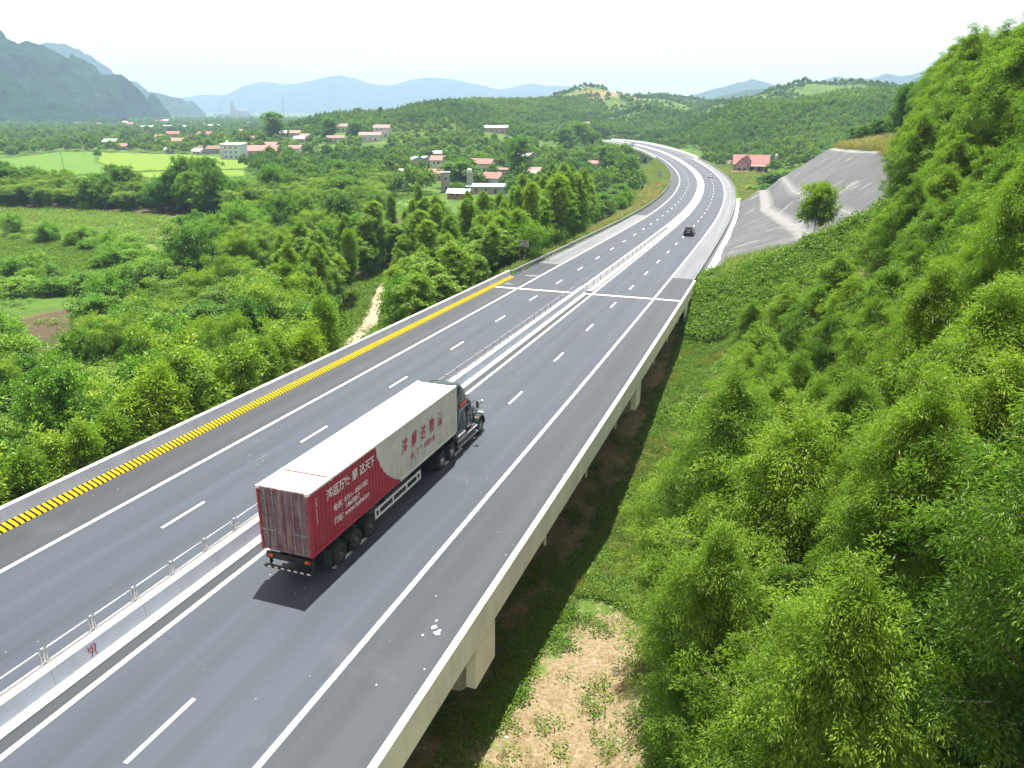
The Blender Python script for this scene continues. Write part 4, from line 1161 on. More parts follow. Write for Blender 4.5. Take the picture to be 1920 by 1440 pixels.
# ------------------------------------------------------------------ cars
def car(s, o, name, label, cat, L, W, H, body, suv=False, flip=False, wheelr=.34):
    T = Matrix.Translation(Vector(R(s, o, .012).tolist())) @ RM(s).to_4x4()
    if flip: T = T @ Matrix.Rotation(math.pi, 4, 'Z')
    root = vehicle(name, label, cat, T)
    hwd = W / 2; gz = .22
    belt = H * (.60 if suv else .62); r0 = H
    # body loft: stations from rear (y=0) to front
    if suv: st = [(0, hwd * .92, gz + .15, belt * 1.0, hwd * .88), (.10, hwd * .98, gz, belt * 1.04, hwd * .93), (L * .3, hwd, gz, belt * 1.05, hwd * .96), (L * .66, hwd, gz, belt * 1.0, hwd * .94), (L * .93, hwd * .96, gz, belt * .90, hwd * .86), (L, hwd * .84, gz + .12, belt * .74, hwd * .78)]
    else: st = [(0, hwd * .88, gz + .14, belt * .94, hwd * .80), (.14, hwd * .97, gz, belt * 1.0, hwd * .90), (L * .3, hwd, gz, belt * 1.02, hwd * .94), (L * .66, hwd, gz, belt * .98, hwd * .93), (L * .92, hwd * .95, gz, belt * .80, hwd * .84), (L, hwd * .80, gz + .12, belt * .66, hwd * .74)]
    b = loft(st, 'body', M[body], root, 20, 5)
    y0, y1, y2, y3 = (.12, .55, L * .52, L * .70) if suv else (L * .10, L * .27, L * .50, L * .69)
    gh = loft([(y0, hwd * .86, belt * .9, belt * 1.06, hwd * .84), (y1, hwd * .88, belt * .9, H * .97, hwd * .70), ((y1 + y2) / 2, hwd * .88, belt * .9, H, hwd * .72), (y2, hwd * .88, belt * .9, H * .975, hwd * .70), (y3, hwd * .86, belt * .9, belt * 1.03, hwd * .80)], 'glasshouse', M['glass'], root, 20, 5)
    rf = loft([(y1 - .05, hwd * .66, H * .955, H * .985, hwd * .62), ((y1 + y2) / 2, hwd * .72, H * .965, H * 1.012, hwd * .64), (y2 + .05, hwd * .66, H * .955, H * .99, hwd * .62)], 'roof', M[body], root, 16, 4)
    for sg in (-1, 1):
        for y in (L * .20, L * .81): wheel(root, sg * (hwd - .10), y, wheelr, .22, M['rim'], False, sg)
        t = MB(); t.cbox((sg * hwd * .76, .035, belt * .80), (.22, .08, .24)); bevel(t.build('tail_lamp', M['redlens'], root), .03, 2)
        t = MB(); t.cbox((sg * hwd * .70, L - .10, belt * .62), (.30, .14, .14)); bevel(t.build('headlight', M['headlamp'], root), .03, 2)
        t = MB(); t.cbox((sg * (hwd + .09), L * .64, belt * 1.06), (.20, .10, .14)); bevel(t.build('wing_mirror', M[body], root), .03, 2)
        if suv:
            t = MB(); t.tube([(sg * hwd * .62, y1 + .1, H * 1.0), (sg * hwd * .62, y1 + .3, H * 1.035), (sg * hwd * .62, y2 - .2, H * 1.035), (sg * hwd * .62, y2, H * 1.0)], .02, 6); t.build('roof_rail', M['chrome'], root)
    t = MB(); t.box((-.26, -.012, belt * .70), (.26, .03, belt * .70 + .14)); t.build('number_plate', M['white_paint'], root)
    t = MB(); t.box((-hwd * .86, -.05, gz + .12), (hwd * .86, .10, gz + .34)); bevel(t.build('rear_bumper', M['black'] if suv else M[body], root), .04, 2)
    return root
M['carblack'] = plain('black_car_paint', (.012, .013, .016), .15, 0, .05, spec=.8)
M['carwhite'] = plain('white_car_paint', (.70, .71, .72), .2, 0, .03)
car(152.6, 5.55, 'suv', 'black suv driving away past the shotcrete slope', 'car', 4.75, 1.94, 1.78, 'carblack', True, wheelr=.38)
car(347, 4.9, 'sedan', 'small white sedan far off in the right carriageway on the bend', 'car', 4.4, 1.78, 1.46, 'carwhite')
def box_truck(s, o):
    T = Matrix.Translation(Vector(R(s, o, .012).tolist())) @ RM(s).to_4x4() @ Matrix.Rotation(math.pi, 4, 'Z')
    root = vehicle('box_truck', 'white box truck coming towards us on the far viaduct', 'truck', T)
    mb = MB(); mb.box((-1.2, 0, 1.05), (1.2, 6.2, 3.5)); bevel(mb.build('cargo_box', M['carwhite'], root), .05, 2)
    cb = loft([(6.35, 1.08, .6, 2.7, 1.0), (6.8, 1.12, .55, 2.8, 1.0), (7.4, 1.12, .55, 2.72, .98), (7.95, 1.08, .55, 1.9, 1.02), (8.1, 1.0, .6, 1.6, .98)], 'cab', M['carwhite'], root, 20, 5)
    ws = MB(); ws.add([(-.95, 8.02, 1.85), (.95, 8.02, 1.85), (.9, 7.52, 2.62), (-.9, 7.52, 2.62)], [[0, 1, 2, 3]]); w = ws.build('windscreen', M['glass'], root); w.modifiers.new('pane', 'SOLIDIFY').thickness = .06
    mb = MB(); mb.box((-.5, 0, .75), (.5, 7.5, 1.0)); mb.build('frame_rail', M['black'], root)
    for sg in (-1, 1):
        wheel(root, sg * 1.0, 1.5, .46, .26, M['rim'], True, sg); wheel(root, sg * 1.0, 7.1, .46, .28, M['rim'], False, sg)
        mb = MB(); mb.cbox((sg * .8, 8.1, .95), (.3, .1, .2)); mb.build('headlight', M['headlamp'], root)
        mb = MB(); mb.cbox((sg * 1.3, 7.7, 2.1), (.16, .08, .4)); mb.build('mirror', M['black'], root)
box_truck(603, -6.6)

# ------------------------------------------------------------------ plants: each kind is grown once in a few forms
def leaf_mesh(C, D, N, Lf, Wd, tint, fold=.25, r=rng):
    """rhombic leaves: C centre of the base, D leaf direction, N side-normal; one folded quad per leaf"""
    n = len(C); D = D / (np.linalg.norm(D, axis=1)[:, None] + 1e-9)
    Sd = np.cross(D, N); Sd /= (np.linalg.norm(Sd, axis=1)[:, None] + 1e-9); Nn = np.cross(Sd, D)
    Lf = np.broadcast_to(Lf, (n,))[:, None]; Wd = np.broadcast_to(Wd, (n,))[:, None]
    a = C; t = C + D * Lf - Nn * Lf * .12
    m_ = C + D * Lf * .42
    l = m_ + Sd * Wd * .5 + Nn * Wd * fold; r_ = m_ - Sd * Wd * .5 + Nn * Wd * fold
    V = np.stack([a, r_, t, l], 1).reshape(-1, 3)
    F = np.arange(n * 4).reshape(n, 4)
    return V, F, np.repeat(tint, 4)

def rand_dirs(n, r=rng):
    v = r.normal(size=(n, 3)); return v / np.linalg.norm(v, axis=1)[:, None]

def tubes(mb, paths, n=4):
    for pts, r0, r1 in paths:
        k = len(pts); mb.tube(pts, [r0 + (r1 - r0) * i / (k - 1) for i in range(k)], n)

def tree_form(seed, H, R0, base, nl, leafL, leafW, prof, limbs=40, droop=.5, tuft=.32, tufts=7, up=.55, leafkind='acacia', barkkind='bark', trunk_r=.11, tipcut=.45, lean=.04, per=None, tip_gain=1.0, multi=1):
    """returns (trunk mesh, crown mesh). prof(t) gives the crown radius share at height share t"""
    r = np.random.default_rng(seed); mb = MB()
    paths = []; ends = []; outs = []
    for st in range(multi):
        off = r.normal(0, .25 * (multi > 1), 2)
        bend = r.normal(0, lean, 2) * H
        def tp(z): k = z / H; return np.array([off[0] + bend[0] * k * k + off[0] * 2.2 * k * (multi > 1), off[1] + bend[1] * k * k + off[1] * 2.2 * k * (multi > 1), z])
        paths.append(([tp(z) for z in np.linspace(-.6, H * .97, 9)], trunk_r, .012))
        for i in range(limbs // multi):
            t = (i + r.random()) / (limbs // multi); t = t ** .9
            z0 = H * (base + (1 - base) * t * .93); az = i * 2.399 + r.normal(0, .35); rad = R0 * prof(t) * r.uniform(.55, 1.12) * (1 + .22 * math.sin(az * 2 + seed) + .16 * math.sin(az * 3 + seed * 2 + t * 7))
            d = np.array([math.cos(az), math.sin(az), 0])
            p0 = tp(z0); rise = rad * up * r.uniform(.5, 1.3)
            p1 = p0 + d * rad * .55 + [0, 0, rise * .75]; p2 = p0 + d * rad + [0, 0, rise * (1 - droop * .5)]
            paths.append(([p0, p1, p2], max(.014, trunk_r * .34 * (1 - t * .6)), .006))
            for k in range(tufts):
                u = r.uniform(.22, 1.05) if k else 1.0
                q = (p0 * (1 - u) ** 2 + 2 * p1 * u * (1 - u) + p2 * u * u) if u <= 1 else p2
                q = q + r.normal(0, 1, 3) * np.array([.18, .18, .13]) * (.5 + R0 * .22) * (.4 + u)
                ends.append(q); outs.append(d * .7 + np.array([0, 0, .35]))
        top = tp(H)
        for k in range(5):
            q0 = tp(H * r.uniform(.72, .92)) + r.normal(0, .35, 3) * [R0 * .35, R0 * .35, .2]
            for w in range(4): ends.append(q0 + np.array([0, 0, .32 * w * r.uniform(.8, 1.3)])); outs.append(np.array([0, 0, .9]))
        for k in range(tufts): ends.append(top + r.normal(0, .22, 3) * [1, 1, 1.4] * (.4 + R0 * .2) - [0, 0, .25]); outs.append(np.array([0, 0, 1.]))
    tubes(mb, paths)
    ends = np.array(ends); outs = np.array(outs)
    # leafy twigs: each leaves a branch outwards, arches over and carries leaves all along
    tw = outs + r.normal(0, .55, ends.shape); tw /= np.linalg.norm(tw, axis=1)[:, None]
    Lt = tuft * 2.1 * r.uniform(.6, 1.35, len(ends))
    c = r.integers(0, len(ends), nl); t = r.random(nl) ** .8
    pr = r.normal(0, 1, (nl, 3)); pr -= (pr * tw[c]).sum(1)[:, None] * tw[c]
    P = ends[c] + tw[c] * ((t - .25) * Lt[c])[:, None] + pr * (tuft * .30 * (1.1 - .5 * t))[:, None]
    P[:, 2] -= droop * .75 * t ** 2 * Lt[c]
    sp = pr / (np.linalg.norm(pr, axis=1)[:, None] + 1e-6)
    D = tw[c] * .75 + sp * .75 + np.array([0, 0, -droop * .9]) * (.4 + t)[:, None] + r.normal(0, .3, (nl, 3))
    N = np.array([0, 0, 1.0]) + r.normal(0, .55, (nl, 3)) + sp * .35
    hgt = np.clip(P[:, 2] / H, 0, 1)
    rr = np.hypot(P[:, 0], P[:, 1]) / R0
    # young leaves grow at the shoot ends
    tint = np.clip(t * .42 - .05 + (hgt - tipcut) * 1.0 * tip_gain + rr * .12 + r.normal(0, .14, nl) + r.normal(0, .16, len(ends))[c], 0, 1)
    V, F, T = leaf_mesh(P, D, N, leafL * r.uniform(.7, 1.25, nl), leafW * r.uniform(.75, 1.2, nl), tint)
    return (mb.mesh('trunk', M[barkkind], True), mesh_np('crown', V, F, [M[leafkind]], attrs={'tint': T}))

egg = lambda t: max(.05, math.sin(math.pi * min(1, .10 + .90 * t ** .85)) ** .75 * (1.05 - .25 * t))
cone = lambda t: max(.06, (1 - t) ** .8 * .95 + .07) * min(1, .45 + t * 4)
col_ = lambda t: max(.12, math.sin(math.pi * (.14 + .82 * t)) ** .6 * (1.1 - .25 * t))
dome = lambda t: max(.15, math.sqrt(max(0, 1 - (t * .98 - .15) ** 2)) * (.85 + .15 * t))

FORMS = {}
FORMS['acacia_near'] = [tree_form(11 + i, h, rr, .14, nl, .115, .030, egg, 90, .55, .46, 13, .6, 'acacia', 'bark', .12, .38) for i, (h, rr, nl) in enumerate(((12.5, 2.8, 165000), (11.5, 2.4, 118000), (12, 2.6, 130000), (10, 2.2, 98000)))]
FORMS['acacia'] = [tree_form(31 + i, h, rr, .2, 56000, .150, .046, egg, 70, .55, .48, 10, .6, 'acacia', 'bark', .11, .38) for i, (h, rr) in enumerate(((11.5, 2.5), (10.5, 2.2), (12, 2.3), (9, 2.0)))]
tall = lambda t: max(.07, (1 - t) ** .62 * min(1, .5 + t * 3.2) * 1.05)
FORMS['euca'] = [tree_form(51 + i, h, rr, .34, 13000, .28, .095, tall if i in (0, 2) else col_, 46, .35, .40, 10, 1.0, 'euca', 'bark_pale', .10, .42) for i, (h, rr) in enumerate(((13.5, 1.75), (12.5, 1.5), (14.5, 1.8), (11, 1.6)))]
FORMS['broad'] = [tree_form(71 + i, h, rr, .22, 17000, .25, .145, dome, 56, .3, .52, 11, .55, 'broad', 'bark', .18, .55, tip_gain=.6) for i, (h, rr) in enumerate(((8.5, 3.4), (7.0, 3.0), (10.5, 3.9), (6.0, 2.6)))]
FORMS['bush'] = [tree_form(91 + i, h, rr, .05, 9000, .22, .105, dome, 36, .2, .55, 7, .6, 'bush', 'bark', .07, .45, multi=3) for i, (h, rr) in enumerate(((3.2, 2.0), (2.5, 1.7), (4.2, 2.3)))]
FORMS['sapling'] = [tree_form(111 + i, h, rr, .08, 13000, .16, .05, cone, 60, .1, .32, 7, 1.0, 'euca', 'bark', .06, .18, tip_gain=.9) for i, (h, rr) in enumerate(((6.2, 1.25), (5.2, 1.1), (7.0, 1.35)))]

def bamboo_form(seed, H, n, spread):
    r = np.random.default_rng(seed); mb = MB(); E = []; O = []
    for i in range(n):
        az = r.random() * 6.283; b = r.normal(0, .45, 2); h = H * r.uniform(.6, 1.05); sp = spread * r.uniform(.4, 1.1)
        d = np.array([math.cos(az), math.sin(az), 0]); pts = []
        for k in range(7):
            t = k / 6; pts.append(np.array([b[0], b[1], -.3]) + d * sp * t ** 2.2 + [0, 0, h * (t - .28 * t ** 4)])
        tubes(mb, [(pts, .045, .01)], 3)
        for t in np.linspace(.32, 1.0, 15):
            p = np.array([b[0], b[1], -.3]) + d * sp * t ** 2.2 + [0, 0, h * (t - .28 * t ** 4)]
            E.append(p + r.normal(0, .28, 3) * (1.1 if t < .8 else .8)); O.append(d * .5 + [0, 0, -.1])
    E = np.array(E); O = np.array(O); nl = 20000
    c = r.integers(0, len(E), nl); sp = rand_dirs(nl, r) * (r.random(nl) ** .4)[:, None]
    P = E[c] + sp * [.55, .55, .38] * r.uniform(.7, 1.25, len(E))[c][:, None]
    D = sp + O[c] + [0, 0, -.5] + r.normal(0, .3, (nl, 3)); N = np.array([0, 0, 1.]) + r.normal(0, .5, (nl, 3))
    tint = np.clip((P[:, 2] / H - .42) * 1.4 + sp[:, 2] * .3 + r.normal(.1, .16, nl) + r.normal(0, .18, len(E))[c], 0, 1)
    V, F, T = leaf_mesh(P, D, N, .27 * r.uniform(.7, 1.2, nl), .072 * r.uniform(.8, 1.2, nl), tint)
    return (mb.mesh('culms', M['bark_pale'], True), mesh_np('crown', V, F, [M['bamboo']], attrs={'tint': T}))
FORMS['bamboo'] = [bamboo_form(131 + i, h, n, s_) for i, (h, n, s_) in enumerate(((12, 26, 2.5), (10, 22, 2.1), (13.5, 30, 2.8), (9, 20, 1.9)))]

def dead_form(seed, H, n):
    r = np.random.default_rng(seed); mb = MB(); paths = []
    for i in range(n):
        az = r.random() * 6.283; d = np.array([math.cos(az), math.sin(az), 0]); b = r.normal(0, .3, 2)
        p0 = np.array([b[0], b[1], -.3]); h = H * r.uniform(.6, 1.0); sp = r.uniform(.6, 2.2)
        pts = [p0 + d * sp * t ** 1.6 + [0, 0, h * (t - .22 * t ** 3)] for t in np.linspace(0, 1, 6)]
        paths.append((pts, .07, .025))
        for k in range(12):
            t = r.uniform(.3, 1); q = p0 + d * sp * t ** 1.6 + [0, 0, h * (t - .22 * t ** 3)]
            e = q + rand_dirs(1, r)[0] * [.9, .9, .5] * r.uniform(.4, 1.1) + [0, 0, .3]
            paths.append(([q, (q + e) / 2 + [0, 0, .1], e], .032, .016))
            for w in range(3): e2 = e + rand_dirs(1, r)[0] * .45; paths.append(([e, e2], .02, .012))
    tubes(mb, paths, 3)
    return mb.mesh('bare_branches', M['dead'])
DEAD = [dead_form(5, 5.5, 12), dead_form(6, 4.5, 9), dead_form(8, 7, 10)]

def far_form(seed, H, R0, n, size, kind='farleaf', prof=None):
    r = np.random.default_rng(seed); d = rand_dirs(n, r); d[:, 2] = np.abs(d[:, 2]) * 1.0 - .18
    lob = 1 + .25 * np.sin(d[:, 0] * 5 + seed) * np.cos(d[:, 1] * 4 + seed)
    P = d * (np.array([R0, R0, H * .48]) * lob[:, None] * (r.random(n)[:, None] ** .3)) + [0, 0, H * .52]
    D = d + r.normal(0, .5, (n, 3)) - [0, 0, .2]; N = d + r.normal(0, .4, (n, 3))
    tint = np.clip(.25 + d[:, 2] * .35 + r.normal(0, .2, n), 0, 1)
    V, F, T = leaf_mesh(P, D, N, size * r.uniform(.7, 1.3, n), size * .62, tint)
    return mesh_np('far_tree', V, F, [M[kind]], attrs={'tint': T})
FAR = [far_form(1, 7, 2.6, 260, 1.15), far_form(2, 6, 3.0, 260, 1.15), far_form(3, 9, 2.4, 260, 1.1), far_form(4, 5, 2.4, 220, 1.1)]
FARPL = [far_form(5, 7, 1.5, 130, .95), far_form(6, 6.2, 1.6, 130, .95), far_form(7, 7.8, 1.4, 130, .95)]

def clump_form(seed, n, h, spread, L, W, kind, droop=.2):
    r = np.random.default_rng(seed)
    P = np.concatenate([r.normal(0, spread, (n, 2)), r.random((n, 1)) ** 1.5 * h], 1)
    D = rand_dirs(n, r) * [1, 1, .5] + [0, 0, .7 - droop * 2]; N = np.array([0, 0, 1.]) + r.normal(0, .6, (n, 3))
    tint = np.clip(P[:, 2] / max(h, .01) * .7 + r.normal(.1, .2, n), 0, 1)
    V, F, T = leaf_mesh(P, D, N, L * r.uniform(.6, 1.3, n), W * r.uniform(.7, 1.3, n), tint)
    return mesh_np('clump', V, F, [M[kind]], attrs={'tint': T})

# ------------------------------------------------------------------ cover that nobody could count: instanced points
def stuff(name, P, forms, sc_=(.8, 1.25), seed=0, flat=None):
    r = np.random.default_rng(seed); n = len(P)
    if n == 0: return None
    pc = bpy.data.collections.new(name + '_forms')
    for i, me in enumerate(forms):
        o = bpy.data.objects.new('%s_form_%d' % (name, i), me); pc.objects.link(o)
    me = bpy.data.meshes.new(name); me.vertices.add(n); me.vertices.foreach_set('co', np.asarray(P, np.float32).ravel())
    for k_, v_ in (('pick', r.integers(0, len(forms), n)),):
        a = me.attributes.new(k_, 'INT', 'POINT'); a.data.foreach_set('value', v_.astype(np.int32))
    for k_, v_ in (('turn', r.random(n) * 6.283), ('size', r.uniform(*sc_, n))):
        a = me.attributes.new(k_, 'FLOAT', 'POINT'); a.data.foreach_set('value', v_.astype(np.float32))
    me.update()
    o = link(name, me); o['kind'] = 'stuff'
    g = bpy.data.node_groups.new(name, 'GeometryNodeTree')
    g.interface.new_socket('Geometry', in_out='INPUT', socket_type='NodeSocketGeometry')
    g.interface.new_socket('Geometry', in_out='OUTPUT', socket_type='NodeSocketGeometry')
    N = g.nodes.new; a, b = N('NodeGroupInput'), N('NodeGroupOutput')
    ip = N('GeometryNodeInstanceOnPoints'); ci = N('GeometryNodeCollectionInfo'); ci.inputs['Collection'].default_value = pc
    ci.inputs['Separate Children'].default_value = True; ci.inputs['Reset Children'].default_value = True
    def at_(nm, tp): q = N('GeometryNodeInputNamedAttribute'); q.data_type = tp; q.inputs['Name'].default_value = nm; return q.outputs['Attribute']
    cx = N('ShaderNodeCombineXYZ'); L = g.links.new
    L(at_('turn', 'FLOAT'), cx.inputs['Z'])
    L(a.outputs[0], ip.inputs['Points']); L(ci.outputs[0], ip.inputs['Instance']); ip.inputs['Pick Instance'].default_value = True
    L(at_('pick', 'INT'), ip.inputs['Instance Index']); L(cx.outputs[0], ip.inputs['Rotation']); L(at_('size', 'FLOAT'), ip.inputs['Scale'])
    L(ip.outputs[0], b.inputs[0])
    md_ = o.modifiers.new('scatter', 'NODES'); md_.node_group = g
    return o

def poisson(x0, x1, y0, y1, d, keep, r, tries=1, cap=None):
    """dart throwing on a grid; keep(x,y) -> mask"""
    n = int((x1 - x0) * (y1 - y0) / (d * d) * 2.2 * tries)
    P = np.stack([r.uniform(x0, x1, n), r.uniform(y0, y1, n)], 1)
    P = P[keep(P[:, 0], P[:, 1])]
    cell = {}; out = []
    for p in P:
        i, j = int(p[0] // d), int(p[1] // d); ok = True
        for a in (-1, 0, 1):
            for b in (-1, 0, 1):
                for q in cell.get((i + a, j + b), ()):
                    if (q[0] - p[0]) ** 2 + (q[1] - p[1]) ** 2 < d * d: ok = False; break
                if not ok: break
            if not ok: break
        if ok: cell.setdefault((i, j), []).append(p); out.append(p)
    return np.array(out).reshape(-1, 2)

def in_view(P, mx=260, top=400):
    q = pix(P); d = (np.asarray(P) - [0, 0, CZ]) @ _fw
    return (d > 1) & (q[:, 0] > -mx) & (q[:, 0] < 1920 + mx) & (q[:, 1] < 1440 + top)

COUNT = {}
def plant(name, forms, i, x, y, z, sc_, rz, label, cat, group, parts=('trunk', 'crown')):
    t = empty(name, (x, y, z), (0, 0, rz), label, cat, group)
    t.scale = (sc_[0], sc_[0], sc_[1]) if hasattr(sc_, '__len__') else (sc_,) * 3
    a, b = forms[i]
    link(parts[0], a, t); link(parts[1], b, t)
    COUNT[name] = COUNT.get(name, 0) + 1
    return t

# ------------------------------------------------------------------ fields
from mathutils.geometry import delaunay_2d_cdt
def field(name, pts, mat, grid=9.0, lift=.22):
    poly = gpoly(pts)
    # wavy edge
    e = []
    for i in range(len(poly)):
        a, b = poly[i], poly[(i + 1) % len(poly)]; k = max(1, int(np.hypot(*(b - a)) / 8))
        for j in range(k): e.append(a + (b - a) * j / k)
    e = np.array(e); e = e + np.stack([fbm(e[:, 0] / 14, e[:, 1] / 14, 2), fbm(e[:, 0] / 14 + 50, e[:, 1] / 14, 2)], 1) * 5
    lo, hi = e.min(0), e.max(0)
    gx, gy = np.meshgrid(np.arange(lo[0], hi[0], grid), np.arange(lo[1], hi[1], grid)); gp = np.stack([gx.ravel(), gy.ravel()], 1)
    gp = gp[inpoly(gp, e)]
    allp = np.concatenate([e, gp]); n = len(e)
    vs_, ed, fs_, *_ = delaunay_2d_cdt([Vector(p) for p in allp], [(i, (i + 1) % n) for i in range(n)], [list(range(n))], 1, 1e-4)
    V = np.array([(v.x, v.y) for v in vs_]); z = height(V[:, 0], V[:, 1]) + lift
    me = mesh_np(name, np.column_stack([V, z]), [list(f) for f in fs_], [mat], smooth=True)
    tag(link(name, me), kind='structure'); return e
def cropmat(name, a, b, sc_=.12, rows=None):
    m = NT(name); p = m.pos()
    n1 = m.noise(p, sc_, 5); n2 = m.noise(p, 1.6, 4)
    c = m.mix(m.rng(n1, .32, .68), a, b); c = m.mix(m.rng(n2, .3, .7, .82, 1.15), (0, 0, 0), c)
    m.color(c); m.set(Roughness=.9); m.bsdf.inputs['Specular IOR Level'].default_value = .1; m.bump(n2, .6, .15); return m.mat
M['rice1'] = cropmat('ripening_rice', (.095, .180, .020), (.150, .205, .026))
M['rice2'] = cropmat('green_rice', (.068, .150, .022), (.095, .170, .024))
M['crop'] = cropmat('low_green_crop', (.070, .175, .030), (.105, .200, .034), .3)
M['cabbage'] = cropmat('blue_green_crop', (.075, .150, .065), (.120, .180, .090), .5)
M['scrub'] = cropmat('pale_scrub', (.130, .210, .052), (.190, .240, .080), .2)
RICE = [field('rice_field', [(190, 286), (330, 290), (440, 297), (476, 306), (462, 317), (330, 319), (236, 322), (184, 305)], M['rice1']),
        field('rice_field', [(-160, 310), (0, 299), (110, 285), (182, 285), (176, 306), (230, 323), (120, 330), (0, 333), (-160, 338)], M['rice2']),
        field('rice_field', [(242, 325), (335, 321), (464, 319), (455, 331), (380, 337), (280, 335)], M['rice1']),
        field('rice_field', [(-120, 341), (0, 336), (110, 333), (236, 326), (272, 337), (180, 344), (0, 352), (-120, 356)], M['rice2']),
        field('rice_field', [(215, 343), (330, 346), (350, 354), (230, 356)], M['rice1'])]
CROPS = [field('crop_field', [(-160, 455), (0, 450), (100, 455), (190, 472), (228, 498), (150, 506), (80, 522), (0, 530), (-160, 540)], M['crop'], 5),
         field('crop_field', [(86, 524), (154, 508), (232, 500), (262, 478), (275, 500), (240, 530), (150, 548), (70, 552)], M['cabbage'], 5),
         field('crop_field', [(-160, 398), (0, 394), (160, 396), (300, 410), (352, 424), (330, 448), (250, 462), (190, 469), (100, 452), (0, 447), (-160, 452)], M['scrub'], 6)]
mb = MB()

# ------------------------------------------------------------------ houses
for nm, c in (('roof_red', (.25, .085, .07)), ('roof_orange', (.28, .125, .085)), ('roof_pink', (.30, .12, .115)), ('roof_brown', (.16, .085, .065)), ('roof_grey', (.30, .31, .33)), ('roof_blue', (.20, .32, .38)), ('roof_teal', (.26, .45, .44)), ('roof_pale', (.58, .58, .57)), ('roof_tin', (.50, .52, .55))):
    M[nm] = plain(nm, c, .7, var=.18, scale=1.5)
for nm, c in (('wall_white', (.50, .50, .49)), ('wall_grey', (.30, .30, .30)), ('wall_pink', (.40, .30, .31)), ('wall_cream', (.42, .38, .30)), ('wall_blue', (.45, .52, .60)), ('wall_brick', (.34, .19, .13))):
    M[nm] = plain(nm, c, .85, var=.10, scale=.8)
M['shutter'] = plain('dark_shutter', (.07, .06, .055), .5)
M['frame_white'] = plain('white_frame', (.62, .62, .60), .5)
def gable(root, x0, x1, y0, y1, z0, ze, zr, along, roofm, wallm, over=.45, th=.14, name='roof'):
    """walls with gables and a two-slope tiled roof; ridge runs along 'x' or 'y'"""
    w = MB()
    if along == 'x':
        ym = (y0 + y1) / 2; w.prism([(y0, z0), (y1, z0), (y1, ze), (ym, zr - .02), (y0, ze)], 0, x0, x1)
    else:
        xm = (x0 + x1) / 2; w.prism([(x0, z0), (x1, z0), (x1, ze), (xm, zr - .02), (x0, ze)], 1, y0, y1)
    w.build('wall', wallm, root)
    r = MB()
    a0, a1 = (y0, y1) if along == 'x' else (x0, x1); mid = (a0 + a1) / 2; sl = (zr - ze) / (mid - a0); d = over
    prof = [(a0 - d, ze - d * sl), (mid, zr), (a1 + d, ze - d * sl), (a1 + d, ze - d * sl + th), (mid, zr + th), (a0 - d, ze - d * sl + th)]
    if along == 'x': r.prism(prof, 0, x0 - over, x1 + over)
    else: r.prism(prof, 1, y0 - over, y1 + over)
    return r.build(name, roofm, root)
def opening(root, x, y, z, w, h, ny, nm='window', mat=None, nx=0):
    """framed opening on a wall facing -y (ny=-1) or +-x (nx)"""
    f = MB(); p = MB()
    if nx == 0:
        f.box((x - w / 2 - .08, y + ny * .05 if ny < 0 else y, z - .08), (x + w / 2 + .08, y if ny < 0 else y + .05, z + h + .08))
        p.box((x - w / 2, y + ny * .075, z), (x + w / 2, y + ny * .052, z + h))
    else:
        xa, xb = sorted((x, x + nx * .05)); f.box((xa, y - w / 2 - .08, z - .08), (xb, y + w / 2 + .08, z + h + .08))
        xa, xb = sorted((x + nx * .052, x + nx * .075)); p.box((xa, y - w / 2, z), (xb, y + w / 2, z + h))
    fo = f.build(nm, M['frame_white'], root); p.build('pane' if nm == 'window' else 'door_leaf', mat or M['shutter'], fo)
HOUSES = []
def house(px, py, w, d, h, roofm, wallm, rz, label, along='x', rise=1.7, group=None, name='house', nwin=2):
    P = ground(px, py); z = zat(P[0], P[1])
    root = empty(name, (P[0], P[1], z), (0, 0, rz), label, 'house', group); HOUSES.append((P[0], P[1], max(w, d) * .62))
    gable(root, -w / 2, w / 2, -d / 2, d / 2, -1.5, h, h + rise, along, M[roofm], M[wallm])
    for i in range(nwin):
        opening(root, -w / 2 + w * (i + 1) / (nwin + 2) * 1.0, -d / 2, .9 + (h - 3 if h > 4.5 else 0), 1.1, 1.3, -1)
    opening(root, w / 2 - w / (nwin + 2), -d / 2, .0, 1.1, 2.1, -1, 'door')
    opening(root, w / 2, 0, 1.0, 1.1, 1.2, 0, 'window', None, 1)
    return root
# the village in the middle distance
house(905, 322, 13, 8, 4.4, 'roof_red', 'wall_white', -.45, 'white gabled house with long salmon tiled roof beside the tall dark tree', 'x', 2.2)
house(825, 318, 9, 8, 5.2, 'roof_red', 'wall_white', -.1, 'white house with red tiled roof right of the pair of blue roofed sheds', 'x', 2.0)
house(820, 338, 11, 7, 3.2, 'roof_orange', 'wall_cream', .35, 'low house with two step orange roof below the white walled house', 'x', 1.8)
house(782, 312, 8, 6.5, 4.0, 'roof_blue', 'wall_grey', .5, 'small shed with slate blue gable roof, left of the pair', 'y', 1.4)
house(800, 311, 8, 6.5, 4.0, 'roof_blue', 'wall_grey', .5, 'small shed with slate blue gable roof, right of the pair', 'y', 1.4)
house(926, 352, 8, 7, 4.2, 'roof_red', 'wall_blue', -.5, 'pale blue gable house with bright red roof behind the teal shed', 'x', 2.0)
house(914, 362, 15, 8, 2.8, 'roof_teal', 'wall_grey', -.12, 'long grey shed with pale teal sheet roof in front of the red roof', 'x', .8)
house(862, 372, 8, 5, 2.2, 'roof_pale', 'wall_brick', -.25, 'open brick hut with pale sheet roof at the edge of the grove', 'x', 1.2)
house(995, 334, 10, 7, 3.4, 'roof_pink', 'wall_white', -.3, 'low house with mauve pink roof just above the grove tops', 'x', 1.6)
house(1015, 338, 9, 6, 2.8, 'roof_grey', 'wall_grey', -.3, 'low grey roofed shed adjoining the mauve pink roof', 'x', 1.0)
